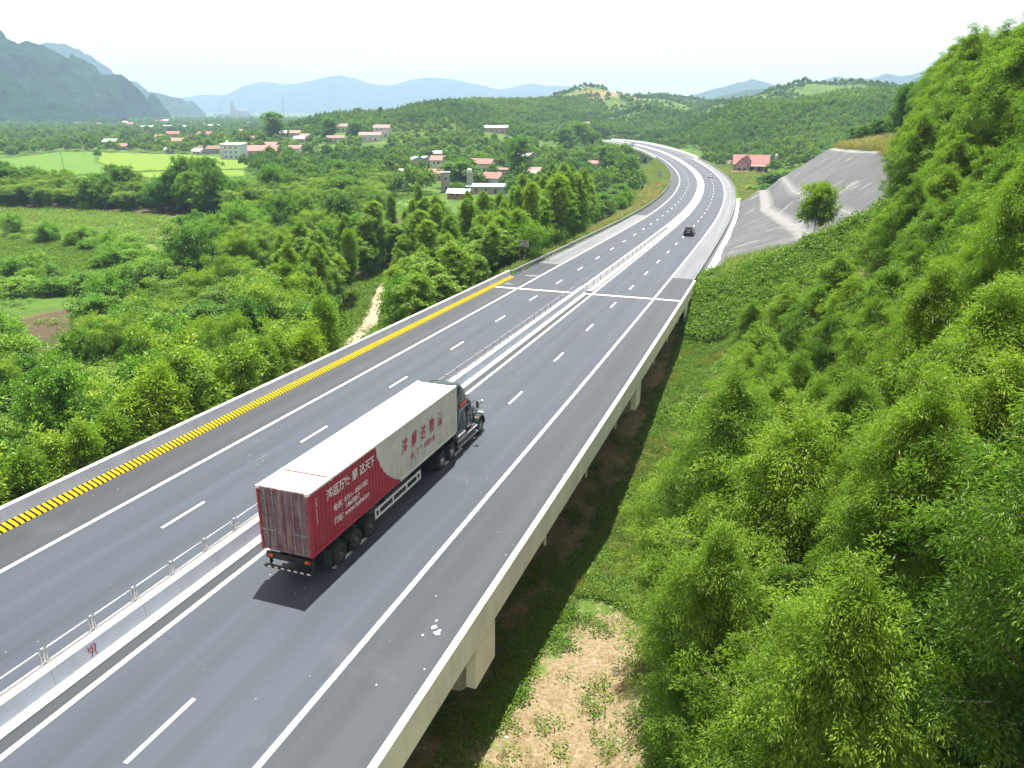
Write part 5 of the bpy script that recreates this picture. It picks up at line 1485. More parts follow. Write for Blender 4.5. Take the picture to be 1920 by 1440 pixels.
house(985, 312, 10, 8, 6.0, 'roof_tin', 'wall_grey', -.7, 'tall house with pale blue sheet roof behind the tall dark tree', 'x', 1.8)
house(945, 330, 9, 6, 3.2, 'roof_brown', 'wall_grey', -.2, 'grey house with flat brown roof beneath the tall dark tree', 'x', .7)
house(885, 345, 5, 5, 4.2, 'roof_brown', 'wall_brick', .1, 'narrow brick house with brown gable beside the grey water tower', 'y', 1.5)
house(765, 330, 8, 5, 2.6, 'roof_pale', 'wall_grey', .1, 'low shed with pale roof left of the orange roofed house', 'x', .7)
house(822, 296, 9, 6, 3, 'roof_pale', 'wall_cream', .0, 'small cream house with bright roof above the pair of blue sheds', 'x', 1.2)
house(1118, 316, 9, 7, 3, 'roof_pink', 'wall_white', .2, 'small house with faded pink roof left of the far viaduct', 'x', 1.2)
house(695, 264, 17, 10, 4.5, 'roof_pink', 'wall_white', .1, 'broad house with pale pink roof at the foot of the wooded hill', 'x', 2)
house(718, 256, 13, 9, 7, 'roof_pink', 'wall_white', -.1, 'two storey white house with pink roof at the foot of the wooded hill', 'x', 2)
house(630, 268, 13, 8, 4, 'roof_brown', 'wall_cream', .2, 'low cream house with brown roof among the valley trees', 'x', 1.6)
house(930, 248, 20, 10, 4, 'roof_pale', 'wall_pink', .1, 'long pale roofed house in the saddle between the hills', 'x', 1.6)
# white three storey house by the rice
P = ground(440, 298); z = zat(P[0], P[1]); wh = empty('tall_white_house', (P[0], P[1], z), (0, 0, -.18), 'tall three storey white house with flat grey roof beside the rice fields', 'house'); HOUSES.append((P[0], P[1], 16))
k = np.hypot(P[0], P[1]) / 400 * .76
mb = MB(); mb.box((-5.2 * k, -4.5 * k, -1), (7 * k, 4.5 * k, 8.6 * k)); mb.build('wall', M['wall_blue'], wh)
mb = MB(); mb.box((-6.6 * k, -4.7 * k, -1), (-5.21 * k, 4.7 * k, 8.8 * k)); mb.build('front_wall', M['wall_white'], wh)
mb = MB(); mb.hull8([(-6.9 * k, -5 * k, 8.82 * k), (7.3 * k, -5 * k, 8.62 * k), (7.3 * k, 5 * k, 8.62 * k), (-6.9 * k, 5 * k, 8.82 * k)], [(-6.9 * k, -5 * k, 9.2 * k), (7.3 * k, -5 * k, 8.95 * k), (7.3 * k, 5 * k, 9.6 * k), (-6.9 * k, 5 * k, 9.8 * k)]); mb.build('roof', M['roof_pale'], wh)
for zz_ in (.9, 3.7, 6.5):
    for xx_ in (-3, .5, 4): opening(wh, xx_ * k, -4.5 * k, zz_ * k, 1.1 * k, 1.2 * k, -1)
mb = MB(); mb.box((-6.5 * k, -6.2 * k, 2.9 * k), (-5.3 * k, -4.72 * k, 3.1 * k)); mb.build('balcony', M['wall_pink'], wh)
mb = MB(); mb.lathe([(.8 * k, 0), (.8 * k, 1.2 * k), (.3 * k, 1.5 * k)], (-4 * k, 0, 9.6 * k), 2, 14); mb.build('water_tank', M['frame_white'], wh)
# pink villa behind the bend
P = ground(1408, 322); z = zat(P[0], P[1]); vi_ = empty('villa', (P[0], P[1], z), (0, 0, -.25), 'mauve villa with cross gabled salmon roof behind the bend', 'house'); HOUSES.append((P[0], P[1], 13))
gable(vi_, -9, 8, -3.5, 5, -1.5, 4.6, 8.4, 'x', M['roof_red'], M['wall_pink'], .8, .2)
gable(vi_, -8.2, -2.2, -6.5, 1.0, -1.5, 4.2, 7.4, 'y', M['roof_red'], M['wall_pink'], .7, .2)
gable(vi_, -5.4, -1.2, -5.2, .6, 3.2, 6.4, 8.6, 'y', M['roof_red'], M['wall_pink'], .5, .2)
mb = MB(); mb.hull8([(-2, -7.2, 3.1), (10, -7.2, 3.1), (10, -3.52, 3.9), (-2, -3.52, 3.9)], [(-2, -7.2, 3.3), (10, -7.2, 3.3), (10, -3.52, 4.1), (-2, -3.52, 4.1)]); mb.build('porch_roof', M['roof_pink'], vi_)
for x in (-1.6, 2, 5.8, 9.6):
    mb = MB(); mb.cyl((x, -6.9, -1), (x, -6.9, 3.12), .18, 8); mb.build('porch_post', M['wall_white'], vi_)
for x in (0, 3.5, 7): opening(vi_, x, -3.5, .6, 1.4, 1.9, -1)
opening(vi_, -6.4, -6.5, .0, 1.6, 2.5, -1, 'door'); opening(vi_, -3.8, -6.5, .6, 1.5, 2.0, -1)
opening(vi_, 8, 1, 1.0, 1.4, 1.6, 0, 'window', None, 1)
P = ground(1385, 325); mb = MB()
tr_ = empty('terrace', (P[0], P[1], zat(P[0], P[1])), (0, 0, -.25), 'red tiled terrace below the mauve villa', 'terrace')
mb = MB(); mb.box((-4, -2.5, -1.5), (5, 2.5, .9)); mb.build('retaining_wall', M['wall_grey'], tr_); mb = MB(); mb.box((-4.1, -2.6, .902), (5.1, 2.6, 1.05)); mb.build('paving', M['roof_red'], tr_)
P = ground(1453, 318); wt_ = empty('water_tower', (P[0], P[1], zat(P[0], P[1])), None, 'grey water tower with white tank beside the villa', 'water tower')
mb = MB(); mb.box((-1, -1, -1), (1, 1, 6.5)); mb.build('tower', M['wall_grey'], wt_); mb = MB(); mb.lathe([(.001, 6.5), (.9, 6.52), (.9, 7.6), (.4, 8.0), (.001, 8.05)], (0, 0, 0), 2, 14); mb.build('tank', M['frame_white'], wt_)
P = ground(881, 362); wt_ = empty('water_tower', (P[0], P[1], zat(P[0], P[1])), None, 'grey water tower with white tank beside the teal roofed shed', 'water tower')
mb = MB(); mb.box((-1.1, -1.1, -1), (1.1, 1.1, 8)); mb.build('tower', M['wall_grey'], wt_); mb = MB(); mb.lathe([(.001, 8), (1.0, 8.02), (1.0, 9), (.4, 9.4), (.001, 9.45)], (0, 0, 0), 2, 14); mb.build('tank', M['frame_white'], wt_)
P = ground(836, 360); mb = MB(); nb = empty('narrow_house', (P[0], P[1], zat(P[0], P[1])), (0, 0, .1), 'tall narrow grey house half hidden below the orange roof', 'house'); HOUSES.append((P[0], P[1], 4))
mb.box((-1.8, -1.8, -1), (1.8, 1.8, 7.5)); mb.build('wall', M['wall_grey'], nb); mb = MB(); mb.box((-2, -2, 7.502), (2, 2, 7.75)); mb.build('roof', M['roof_grey'], nb); opening(nb, 0, -1.8, 4.8, .9, 1.1, -1); opening(nb, 0, -1.8, 1.2, .9, 1.1, -1)
# scattered houses of the far village: px, py, width, height, roof, wall
far_list = [(210, 274, 12, 4, 'roof_pale', 'wall_cream', 'small house with bright sheet roof at the left end of the village'),
 (233, 281, 11, 3, 'roof_pink', 'wall_grey', 'low grey house with pink roof at the edge of the rice'),
 (283, 269, 7, 3, 'roof_orange', 'wall_cream', 'tiny orange roofed house right of the bright sheet roof'),
 (304, 264, 13, 4, 'roof_orange', 'wall_cream', 'orange roofed house among trees left of the twin gables'),
 (327, 261, 14, 6, 'roof_red', 'wall_cream', 'cream house with steep red gable behind the rice fields'),
 (335, 271, 17, 3.4, 'roof_orange', 'wall_cream', 'long low orange roof directly in front of the steep red gable'),
 (388, 261, 18, 5.5, 'roof_red', 'wall_white', 'white house with broad red roof left of the tall white house'),
 (362, 267, 9, 5, 'roof_red', 'wall_brick', 'brick house with small red gable beside the broad red roof'),
 (451, 256, 12, 6.5, 'roof_orange', 'wall_grey', 'grey two storey house with orange roof behind the tall white house'),
 (405, 288, 10, 3.5, 'roof_brown', 'wall_grey', 'brown roofed house beside the tall white house'),
 (374, 290, 7, 2.6, 'roof_pale', 'wall_white', 'little white roofed hut at the top of the rice'),
 (378, 286, 4, 3.5, 'roof_brown', 'wall_cream', 'small brown gable behind the little white roofed hut'),
 (318, 288, 5, 3, 'roof_grey', 'wall_white', 'little white hut with grey roof behind the rice'),
 (490, 292, 24, 3.6, 'roof_red', 'wall_brick', 'wide low house with red roofs right of the tall white house'),
 (508, 283, 13, 4, 'roof_pink', 'wall_brick', 'pink roofed house behind the wide red roofs'),
 (556, 292, 9, 5, 'roof_pink', 'wall_white', 'white house with pink roof right of the wide red roofs'),
 (556, 257, 9, 3.4, 'roof_orange', 'wall_white', 'orange roofed house left of the big round tree'),
 (533, 256, 9, 3, 'roof_pale', 'wall_white', 'small pale roofed house left of the orange one'),
 (563, 267, 8, 3, 'roof_pale', 'wall_white', 'small white house just below the orange roofed house'),
 (475, 266, 9, 3, 'roof_brown', 'wall_brick', 'small brick house behind the red roofs'),
 (397, 242, 26, 4, 'roof_pale', 'wall_grey', 'long white sheet roofed hall in the middle of the village'),
 (415, 246, 10, 3, 'roof_orange', 'wall_white', 'orange roofed house beside the long white hall'),
 (248, 237, 18, 5, 'roof_red', 'wall_white', 'red roofed house left of the pale sheds under the mountain'),
 (236, 233, 12, 5, 'roof_pale', 'wall_white', 'white roofed house behind the red roof under the mountain'),
 (224, 236, 10, 4, 'roof_pink', 'wall_white', 'pink roofed house left of the red roof under the mountain'),
 (265, 243, 16, 3.4, 'roof_tin', 'wall_grey', 'grey tin shed right of the red roof under the mountain'),
 (280, 242, 18, 3.4, 'roof_tin', 'wall_grey', 'second grey tin shed further right under the mountain'),
 (320, 242, 20, 3.6, 'roof_tin', 'wall_white', 'long tin shed halfway across the far village'),
 (300, 231, 18, 5, 'roof_red', 'wall_white', 'red roofed house above the long tin shed'),
 (312, 232, 14, 7, 'roof_pale', 'wall_white', 'tall white house right of the red roof above the tin shed'),
 (345, 243, 22, 3.6, 'roof_tin', 'wall_white', 'last tin shed right of the long one'),
 (168, 232, 16, 5, 'roof_orange', 'wall_white', 'orange roofed house at the foot of the left mountain'),
 (185, 236, 12, 4, 'roof_pink', 'wall_white', 'pale pink roofed house at the foot of the left mountain'),
 (148, 234, 14, 4, 'roof_pink', 'wall_white', 'leftmost pink roofed house at the foot of the mountain'),
 (575, 265, 9, 4, 'roof_orange', 'wall_cream', 'orange roofed house under the big round tree'),
 (1100, 238, 8, 3, 'roof_pink', 'wall_white', 'tiny pale house on the slope left of the viaduct end'),
 (640, 246, 11, 4, 'roof_pink', 'wall_white', 'faded pink house below the left shoulder of the hill')]
for px, py, w, h, rm, wm, lb in far_list:
    house(px, py, w, w * .6 + 2, h, rm, wm, random.uniform(-.4, .4), lb, 'x', 1.0 + w * .09, 'houses scattered through the far village', nwin=1 if py < 250 else 2)

# ------------------------------------------------------------------ signs, poles, masts
M['sign_back'] = plain('grey_sign_back', (.42, .45, .47), .5, .3, .08)
mp = NT('striped_pole'); z_ = mp.n('ShaderNodeSeparateXYZ'); mp.l(mp.obj(), z_.inputs[0])
mp.color(mp.mix(mp.math('GREATER_THAN', mp.math('FRACT', mp.math('MULTIPLY', z_.outputs['Z'], 1.25)), .5), (.62, .60, .56), (.38, .05, .04))); mp.set(Roughness=.5); M['striped'] = mp.mat
def sign(s, o, w, h, zc, gap, label, mat):
    T = Matrix.Translation(Vector(R(s, o, 0).tolist())) @ RM(s).to_4x4()
    root = empty('road_sign', label=label, cat='sign'); root.matrix_world = T
    mb = MB(); mb.box((-w / 2, -.02, zc), (w / 2, .02, zc + h)); mb.build('panel', M['sign_back'], root)
    for z in (zc + h * .25, zc + h * .75):
        mb = MB(); mb.box((-w / 2 + .05, -.075, z - .03), (w / 2 - .05, -.021, z + .03)); mb.build('rib', M['steel_dark'], root)
    for x in (-gap, gap) if gap else (0,):
        mb = MB(); mb.cyl((x, -.13, -1.8), (x, -.13, zc + h * .9), .055, 10); mb.build('pole', mat, root)
sign(108.6, -14.6, 1.9, 1.05, 2.25, .42, 'grey backed road sign on two red and white striped poles behind the guard rail', M['striped'])
sign(331, -16.8, 1.9, 2.6, 1.4, 0, 'tall grey backed road sign on a single pole inside the bend', M['steel_dark'])
M['pole'] = concrete('pole_concrete', (.42, .41, .38))
def upole(px, py, H, label):
    P = ground(px, py); root = empty('utility_pole', (P[0], P[1], zat(P[0], P[1])), None, label, 'utility pole')
    mb = MB(); mb.tube([(0, 0, -1), (-.05, 0, H * .5), (-.12, 0, H)], [.22, .18, .12], 10); mb.build('pole', M['pole'], root)
    for z in (H - .5, H - 1.3):
        mb = MB(); mb.box((-1.2, -.06, z), (1.0, .06, z + .12)); a = mb.build('crossarm', M['steel_dark'], root)
        for x in (-1.1, -.4, .8):
            q = MB(); q.lathe([(.06, .12), (.09, .2), (.05, .32), (.001, .36)], (x, 0, z), 2, 8); q.build('insulator', M['frame_white'], a)
upole(122, 329, 12, 'leaning concrete utility pole standing in the left rice field')
upole(158, 292, 10, 'small distant utility pole at the back of the rice')
upole(1402, 322, 15, 'slim concrete utility pole in front of the villa')
upole(1085, 300, 10, 'small utility pole among bushes left of the viaduct')
def mast(px, py, Y, H, label):
    x = (px - 960) / 1492 * Y; root = empty('radio_mast', (x, Y, zat(x, Y)), None, label, 'mast'); mb = MB()
    for a in range(3):
        c, s_ = math.cos(a * 2.094), math.sin(a * 2.094); mb.tube([(c * 1.2, s_ * 1.2, -1), (c * .3, s_ * .3, H)], .12, 4)
    mb.build('lattice_leg', M['steel_dark'], root)
    mb = MB()
    for z in np.arange(2, H, 3):
        w = 1.2 - .9 * z / H; pts = [(math.cos(a * 2.094) * w, math.sin(a * 2.094) * w, z) for a in range(3)]; mb.tube(pts, .08, 4, 0, True)
    mb.build('lattice_brace', M['steel_dark'], root)
mast(531, 215, 1500, 52, 'tall thin radio mast rising before the pale range')
# cement works in the far valley
x, y = (437 - 960) / 1492 * 3900, 3900; cw = empty('cement_works', (x, y, zat(x, y)), None, 'hazy cement works with tall preheater tower far down the valley', 'factory')
M['works'] = plain('works_concrete', (.36, .36, .38), .8)
for nm, a, b in (('preheater_tower', (-13, -10, -2), (10, 10, 52)), ('tower_head', (-9, -7, 52.01), (5, 7, 66)), ('side_tower', (12, -8, -2), (24, 8, 34)), ('mill_hall', (26, -14, -2), (80, 14, 18)), ('store_hall', (-90, -16, -2), (-16, 16, 14))):
    mb = MB(); mb.box(a, b); mb.build(nm, M['works'], cw)
for xx_ in (34, 52, 72):
    mb = MB(); mb.lathe([(8, -2), (8, 30), (.01, 34)], (xx_, -30, 0), 2, 16); mb.build('silo', M['works'], cw)
for xx_, hh_ in ((-60, 46), (95, 40)):
    mb = MB(); mb.lathe([(2.2, -2), (1.4, hh_)], (xx_, 0, 0), 2, 10); mb.build('chimney', M['works'], cw)

# ------------------------------------------------------------------ planting
r2 = np.random.default_rng(21)
def clear_of_houses(x, y, m=1.0):
    k = np.ones(len(x), bool)
    for hx, hy, hr in HOUSES:
        # keep the sight line to each house open as well
        k &= (x - hx) ** 2 + (y - hy) ** 2 > (hr * m) ** 2
        f = y / hy; k &= ~((np.abs(x - hx * f) < hr * .75) & (f < 1) & (f > 1 - min(80, 18 + hy * .10) / max(hy, 60)))
    return k
def keep_fields(x, y):
    P = np.stack([x, y], 1); k = np.ones(len(x), bool)
    for e in RICE + CROPS: k &= ~inpoly(P, e)
    return k

# --- acacia plantation on the right-hand hillside
TOP_R = [(1370, 2300), (1362, 1180), (1340, 1040), (1268, 890), (1295, 790), (1370, 680), (1400, 560), (1452, 505), (1520, 448), (1585, 415), (1658, 338), (1702, 290), (1708, 235), (1680, 205), (1715, 170), (1770, 100), (1920, 0), (2500, -600), (2500, 2300)]
def keep_r(x, y):
    s, o = so(x, y)
    ft = np.interp(s, [-70, 0, 20, 45, 65, 85, 100, 230], [15, 16, 17.0, 16.5, 17.5, 16.0, 14.6, 15])
    cutz = (s > np.interp(o, [14, 20, 30, 46], [92, 97, 104, 116])) & (s < 256) & (o < ob1(s) + 20.5)
    return (o > ft + np.interp(s, [0, 30, 50], [1.6, 1.6, .4])) & (o < 90) & (s > -14) & (s < 262) & ~cutz & (np.hypot(x, y) > 9.5)
PR = poisson(-20, 190, 2, 290, 2.7, keep_r, r2)
zz_ = height(PR[:, 0], PR[:, 1]); hs = r2.uniform(.78, 1.15, len(PR)) + np.where(so(PR[:, 0], PR[:, 1])[1] > 36, .30, 0)
tops = pix(np.column_stack([PR, zz_ + 11.5 * hs]))
P3 = np.column_stack([PR, zz_ + 6])
k = inpoly(tops, TOP_R) & in_view(P3, 200, 500)
PR, zz_, hs, tops = PR[k], zz_[k], hs[k], tops[k]
dist = np.hypot(PR[:, 0], PR[:, 1]); order = np.argsort(dist)
rest = []
def where_r(s, o, d, hs_):
    size = 'tall' if hs_ > 1.03 else ('short' if hs_ < .88 else 'mid height')
    band = 'lower edge beside the dirt' if o < 21 else ('lower slope' if o < 29 else ('middle slope' if o < 40 else 'upper slope'))
    run = 'beside the near bridge' if s < 45 else ('beside the bridge end' if s < 90 else ('by the shotcrete slope' if s < 160 else 'on the far ridge'))
    return '%s feathery green acacia on the %s %s' % (size, band, run), 'acacias on the %s %s, %s' % (band, run, size)
sR, oR = so(PR[:, 0], PR[:, 1])
for n, i in enumerate(order):
    if n >= 292: rest.append(i); continue
    near = dist[i] < 46
    lb, gp = where_r(sR[i], oR[i], dist[i], hs[i])
    plant('acacia_tree', FORMS['acacia_near' if near else 'acacia'], int(r2.integers(0, 4)), PR[i, 0], PR[i, 1], zz_[i], (hs[i] * r2.uniform(.92, 1.15), hs[i]), r2.random() * 6.28, lb, 'tree', gp)
if rest: stuff('hillside_woods', np.column_stack([PR[rest], zz_[rest]]), [f[1] for f in FORMS['acacia']], (.8, 1.1), 3)
# lone tree before the sprayed concrete
P = R(104, 26.0, 0); 
FORMS['lone'] = [tree_form(401, 8, 2.2, .45, 16000, .26, .085, dome, 50, .3, .5, 8, .6, 'acacia', 'bark', .12, .5)]
plant('lone_tree', FORMS['lone'], 0, P[0], P[1], zat(P[0], P[1]), (1.02, 1.12), .4, 'lone round crowned tree with bare stem standing before the shotcrete slope', 'tree', None)
# darker broad trees on the ridge top behind
for (px, py, Y, sc_) in ((1700, 165, 172, 1.0), (1735, 150, 165, 1.1), (1765, 132, 158, 1.1), (1690, 205, 190, .9), (1720, 190, 178, 1.1), (1655, 225, 205, .8), (1630, 235, 215, .8), (1612, 240, 222, .75), (1595, 262, 226, .6), (1574, 278, 230, .55)):
    x = (px - 960) / 1492 * Y; z = zat(x, Y); i = int(r2.integers(0, 3)); hgt = max(3.0, (HOR - py) * Y / 1589 + CZ - z)
    plant('broadleaf_tree', FORMS['broad'], i, x, Y, z, (sc_, hgt / (8.5, 7.0, 10.5)[i]), r2.random() * 6, 'dark broadleaf tree on the ridge above the shotcrete slope', 'tree', 'broadleaf trees on the ridge above the shotcrete')

# --- left: saplings in a row under the parapet
for n, s in enumerate(np.arange(20, 60, 1.75)):
    o = -15.6 - r2.random() * 1.8; P = R(s + r2.normal(0, .3), o, 0); z = zat(P[0], P[1]); i = n % 3
    want = P[2] + r2.uniform(.9, 3.6) - z
    plant('sapling', FORMS['sapling'], i, P[0], P[1], z, (max(1.0, want / 6.2) * r2.uniform(.95, 1.25), want / (6.2, 5.2, 7.0)[i]), r2.random() * 6, 'young conical yellow green tree in the row against the left parapet', 'tree', 'young trees in a row against the left parapet')

# --- left: the mixed woodland, bamboo and the tree belt
WOOD = [(-260, 560), (0, 570), (60, 640), (140, 615), (140, 545), (235, 530), (262, 470), (330, 470), (430, 395), (520, 372), (640, 352), (700, 352), (715, 400), (650, 425), (600, 470), (540, 540), (600, 560), (640, 590), (580, 650), (430, 715), (300, 800), (190, 860), (0, 930), (-260, 1050)]
BELT = [(-260, 350), (0, 344), (60, 350), (140, 348), (200, 328), (255, 325), (330, 372), (400, 352), (470, 346), (540, 334), (620, 330), (700, 338), (690, 360), (560, 368), (470, 372), (400, 376), (330, 380), (240, 372), (120, 364), (0, 362), (-260, 366)]
GROVE = [(500, 440), (560, 400), (625, 420), (700, 378), (800, 362), (880, 376), (960, 338), (1010, 322), (1060, 312), (1105, 330), (1110, 362), (1060, 398), (1000, 440), (905, 472), (820, 512), (765, 560), (735, 520), (718, 480), (660, 520), (575, 560), (505, 520)]
BELTBASE = [(-260, 368), (0, 370), (100, 368), (190, 376), (330, 384), (420, 386), (480, 380), (560, 372), (640, 366), (720, 366), (715, 420), (600, 432), (480, 420), (330, 400), (240, 399), (120, 394), (0, 392), (-260, 398)]
FRONT = [(738, 560), (800, 515), (880, 480), (925, 500), (870, 565), (790, 600), (740, 610)]
EMB = [(985, 445), (1060, 400), (1120, 365), (1180, 335), (1225, 345), (1180, 372), (1120, 400), (1050, 440), (1000, 470)]
def keep_l(x, y):
    s, o = so(x, y)
    return ((o < -15.2) | (s > 760)) & (np.hypot(x, y) > 25)
PLp = poisson(-330, 40, 20, 480, 3.1, keep_l, r2)
zl_ = height(PLp[:, 0], PLp[:, 1])
pathp = P_PATH.mean(0)
DEADP = [ground(250, 806), ground(150, 905), ground(28, 960), ground(330, 800)]
CNT = {'bamboo_clump': 0, 'broadleaf_tree': 0, 'bush': 0, 'eucalyptus_tree': 0}
under_pts = []; more_broad = []; more_bush = []; more_euca = []; more_bamboo = []
sLp, oLp = so(PLp[:, 0], PLp[:, 1])
zone = fbm(PLp[:, 0] / 34, PLp[:, 1] / 34, 3)
dl = np.hypot(PLp[:, 0], PLp[:, 1])
inpath = np.array([np.min(np.hypot(*(PATHC - p).T)) < 4.0 for p in PLp])
HT = {'bamboo': (12, 10, 13.5, 9), 'broad': (8.5, 7.0, 10.5, 6.0), 'bush': (3.2, 2.5, 4.2), 'euca': (13.5, 12.5, 14.5, 11)}
okf = keep_fields(PLp[:, 0], PLp[:, 1]) & clear_of_houses(PLp[:, 0], PLp[:, 1])
taken = []
LBL = {'bamboo': ('bamboo_clump', 'arching yellow green bamboo in the %s', 'bamboo', 'bamboo clumps in the %s', ('culms', 'crown')),
       'broad': ('broadleaf_tree', 'dark round crowned tree in the %s', 'tree', 'broadleaf trees in the %s', ('trunk', 'crown')),
       'bush': ('bush', 'low leafy bush in the %s', 'bush', 'bushes in the %s', ('stems', 'crown')),
       'euca': ('eucalyptus_tree', 'slender light green eucalyptus with bare stem in the %s', 'tree', 'eucalyptus trees in the %s', ('trunk', 'crown'))}
OVER = {}
def put(kind, p, z, sx, sz, place):
    nm, lb, cat, gp, parts = LBL[kind]; i = int(r2.integers(0, len(FORMS[kind])))
    q = pix(np.array([[p[0], p[1], z + 4]]))[0]; hgt = HT[kind][i] * sz; nh = {'bamboo': 10.5, 'broad': 7.5, 'bush': 3.6, 'euca': 12.6}[kind]
    size = 'tall ' if hgt > nh * 1.12 else ('short ' if hgt < nh * .88 else '')
    if 'woodland' in place: place = ('woodland ' + ('beside the dirt path' if q[0] > 560 else 'behind the sapling row' if q[1] > 700 - q[0] * .25 else 'at the edge of the crop fields' if q[0] < 300 else 'between the fields and the grove'))
    elif 'belt' in place: place = 'tree belt ' + ('below the left end of the rice' if q[0] < 200 else 'in the middle below the rice' if q[0] < 420 else 'right of the rice fields')
    elif 'grove' in place: place = 'grove ' + ('round the dirt path' if q[0] < 730 else 'left of the road sign' if q[0] < 900 else 'beside the guard rail bend' if q[1] > 380 else 'just below the village roofs')
    lb = size + lb
    if COUNT.get(nm, 0) >= 292:
        OVER.setdefault(kind, []).append((p[0], p[1], z)); return
    plant(nm, FORMS[kind], i, p[0], p[1], z, (sx, sz), r2.random() * 6.28, lb % place, cat, gp % place, parts)
for n in np.argsort(dl):
    if inpath[n] or not okf[n]: continue
    if any(np.hypot(PLp[n, 0] - q[0], PLp[n, 1] - q[1]) < 4.2 for q in DEADP): continue
    p = PLp[n]; z = zl_[n]; u = r2.random()
    base3 = np.array([[p[0], p[1], z]])
    if not in_view(base3 + [0, 0, 5], 150, 200)[0]: continue
    def top(h): return pix(base3 + [0, 0, h])
    # the eucalyptus grove first: tall stems, closely set
    hE = 13 * (1.0 if dl[n] > 120 else .82)
    if inpoly(top(hE * .98), GROVE)[0]:
        put('euca', p, z, r2.uniform(.8, 1.45), hE / 13 * r2.uniform(.72, 1.12), 'grove left of the road')
        if u < .3: put('bush', p + r2.normal(0, 1.2, 2), z, r2.uniform(1.0, 1.6), r2.uniform(1.0, 1.8), 'grove left of the road')
        continue
    if inpoly(pix(base3), BELTBASE)[0]:
        if u < .12: continue
        kd = 'bamboo' if zone[n] > -.02 else 'broad'
        put(kd, p, z, r2.uniform(1.0, 1.6), r2.uniform(.75, 1.1) * (1.0 if kd == 'bamboo' else 1.4), 'tree belt below the rice fields'); continue
    if inpoly(top(5.0), FRONT)[0] and u < .9:
        put('broad' if u < .35 else 'bush', p, z, r2.uniform(.8, 1.3), r2.uniform(.7, 1.0) if u < .35 else r2.uniform(.9, 1.5), 'thicket between the path and the parapet'); continue
    if inpoly(top(4.0), EMB)[0] and u < .75:
        put('broad' if u < .4 else 'bush', p, z, r2.uniform(.75, 1.1), r2.uniform(.55, .85) if u < .4 else r2.uniform(.9, 1.4), 'left embankment'); continue
    zn = zone[n]
    kind = 'bamboo' if (zn > -.01 and u < .88) or (zn <= -.01 and u < .30) else ('broad' if u < .93 or zn > .03 else 'bush')
    
    if r2.random() < .07: continue
    sx = r2.uniform(.8, 1.45); hz_ = r2.uniform(.68, 1.25)
    hh = {'bamboo': 11.0, 'broad': 8.4, 'bush': 3.4}[kind] * hz_
    if kind != 'bush' and oLp[n] > -(13.2 + 4.2 * sx) and abs(sLp[n]) < 95: kind = 'bush'; hh = 3.4 * hz_
    if inpoly(top(hh), WOOD)[0]: put(kind, p, z, sx * (1.2 if kind == 'bush' else 1), hz_, 'woodland left of the bridge')
    elif inpoly(top(4.5), WOOD)[0]: put('bush', p, z, sx * 1.1, r2.uniform(1, 1.5), 'woodland left of the bridge')
for kd, pts in OVER.items(): stuff({'bush': 'undergrowth', 'broad': 'woodland_foliage', 'euca': 'grove_foliage', 'bamboo': 'bamboo_foliage'}[kd], np.array(pts), [f[1] for f in FORMS[kd]], (.85, 1.2), 5)
# bare grey shrubs among the woodland edge
for n, (px, py, sc_, i) in enumerate(((250, 760, 1.15, 0), (150, 880, 1.0, 2), (30, 870, 1.1, 1), (320, 760, .8, 1))):
    P = DEADP[n]; me = DEAD[i]; o = link('bare_shrub', me, None, (P[0], P[1], zat(P[0], P[1])), n * 1.3, sc_)
    tag(o, ('bare grey twiggy shrub in front of the woodland, largest one', 'fallen pale bare branches beside the dark hollow near the parapet', 'bare arching grey stems at the left edge by the parapet', 'small bare grey shrub right of the large one')[n], 'shrub')
# the tall dark tree of the village and a few landmarks
def landmark(px, pybase, H, w, form, label, i=2):
    P = ground(px, pybase); plant('village_tree', FORMS[form], i, P[0], P[1], zat(P[0], P[1]), (w / ((3.4, 3.0, 3.9, 2.6)[i] * 2), H / (8.5, 7.0, 10.5, 6.0)[i]), r2.random() * 6, label, 'tree', None)
landmark(975, 342, 19, 15, 'broad', 'tall dark spreading tree standing over the village houses')
landmark(858, 352, 10, 17, 'broad', 'broad dark tree crown in the middle of the village', 0)
landmark(1135, 315, 11, 12, 'broad', 'round dark tree left of the far viaduct', 0)
landmark(1085, 285, 20, 22, 'broad', 'largest dark tree clump on the knoll before the viaduct', 2)
landmark(1060, 290, 17, 16, 'broad', 'dark tree on the left side of the knoll', 2)
landmark(1110, 288, 15, 14, 'broad', 'dark tree on the right side of the knoll', 2)
landmark(515, 262, 20, 22, 'broad', 'big round tree behind the far village', 0)
landmark(622, 262, 16, 15, 'broad', 'dark round tree below the left hill', 0)
landmark(668, 262, 13, 15, 'broad', 'dark spreading tree in front of the hill clearing', 2)
landmark(433, 292, 6, 6, 'broad', 'small round tree against the tall white house', 3)
def skyline(px, py, Y, H, w, i, label):
    x = (px - 960) / 1492 * Y; plant('ridge_tree', FORMS['broad'], i, x, Y, zat(x, Y), (w, H / (8.5, 7.0, 10.5, 6.0)[i]), 1.0, label, 'tree', None)
re_ = np.random.default_rng(67)
for n in range(64):
    e = CROPS[int(re_.integers(0, 3))]; q = e[int(re_.integers(0, len(e)))] + re_.normal(0, 2.2, 2)
    if not in_view(np.array([[q[0], q[1], ZV]]), 20, 0)[0]: continue
    put('bush', q, zat(q[0], q[1]), re_.uniform(.7, 1.5), re_.uniform(.5, 1.1), 'hedge along the left crop fields')
rv = np.random.default_rng(66)
for n in range(46):
    s_, o_ = rv.uniform(250, 420), rv.uniform(17, 75); P = R(s_, o_, 0)
    if not clear_of_houses(P[:1], P[1:2], .8)[0] or (s_ < 275 and o_ > 17 + (s_ - 250) * .9): continue
    put('bush' if rv.random() < .65 else 'broad', P, zat(P[0], P[1]), rv.uniform(.9, 1.6), rv.uniform(.5, 1.0), 'rough ground round the mauve villa')
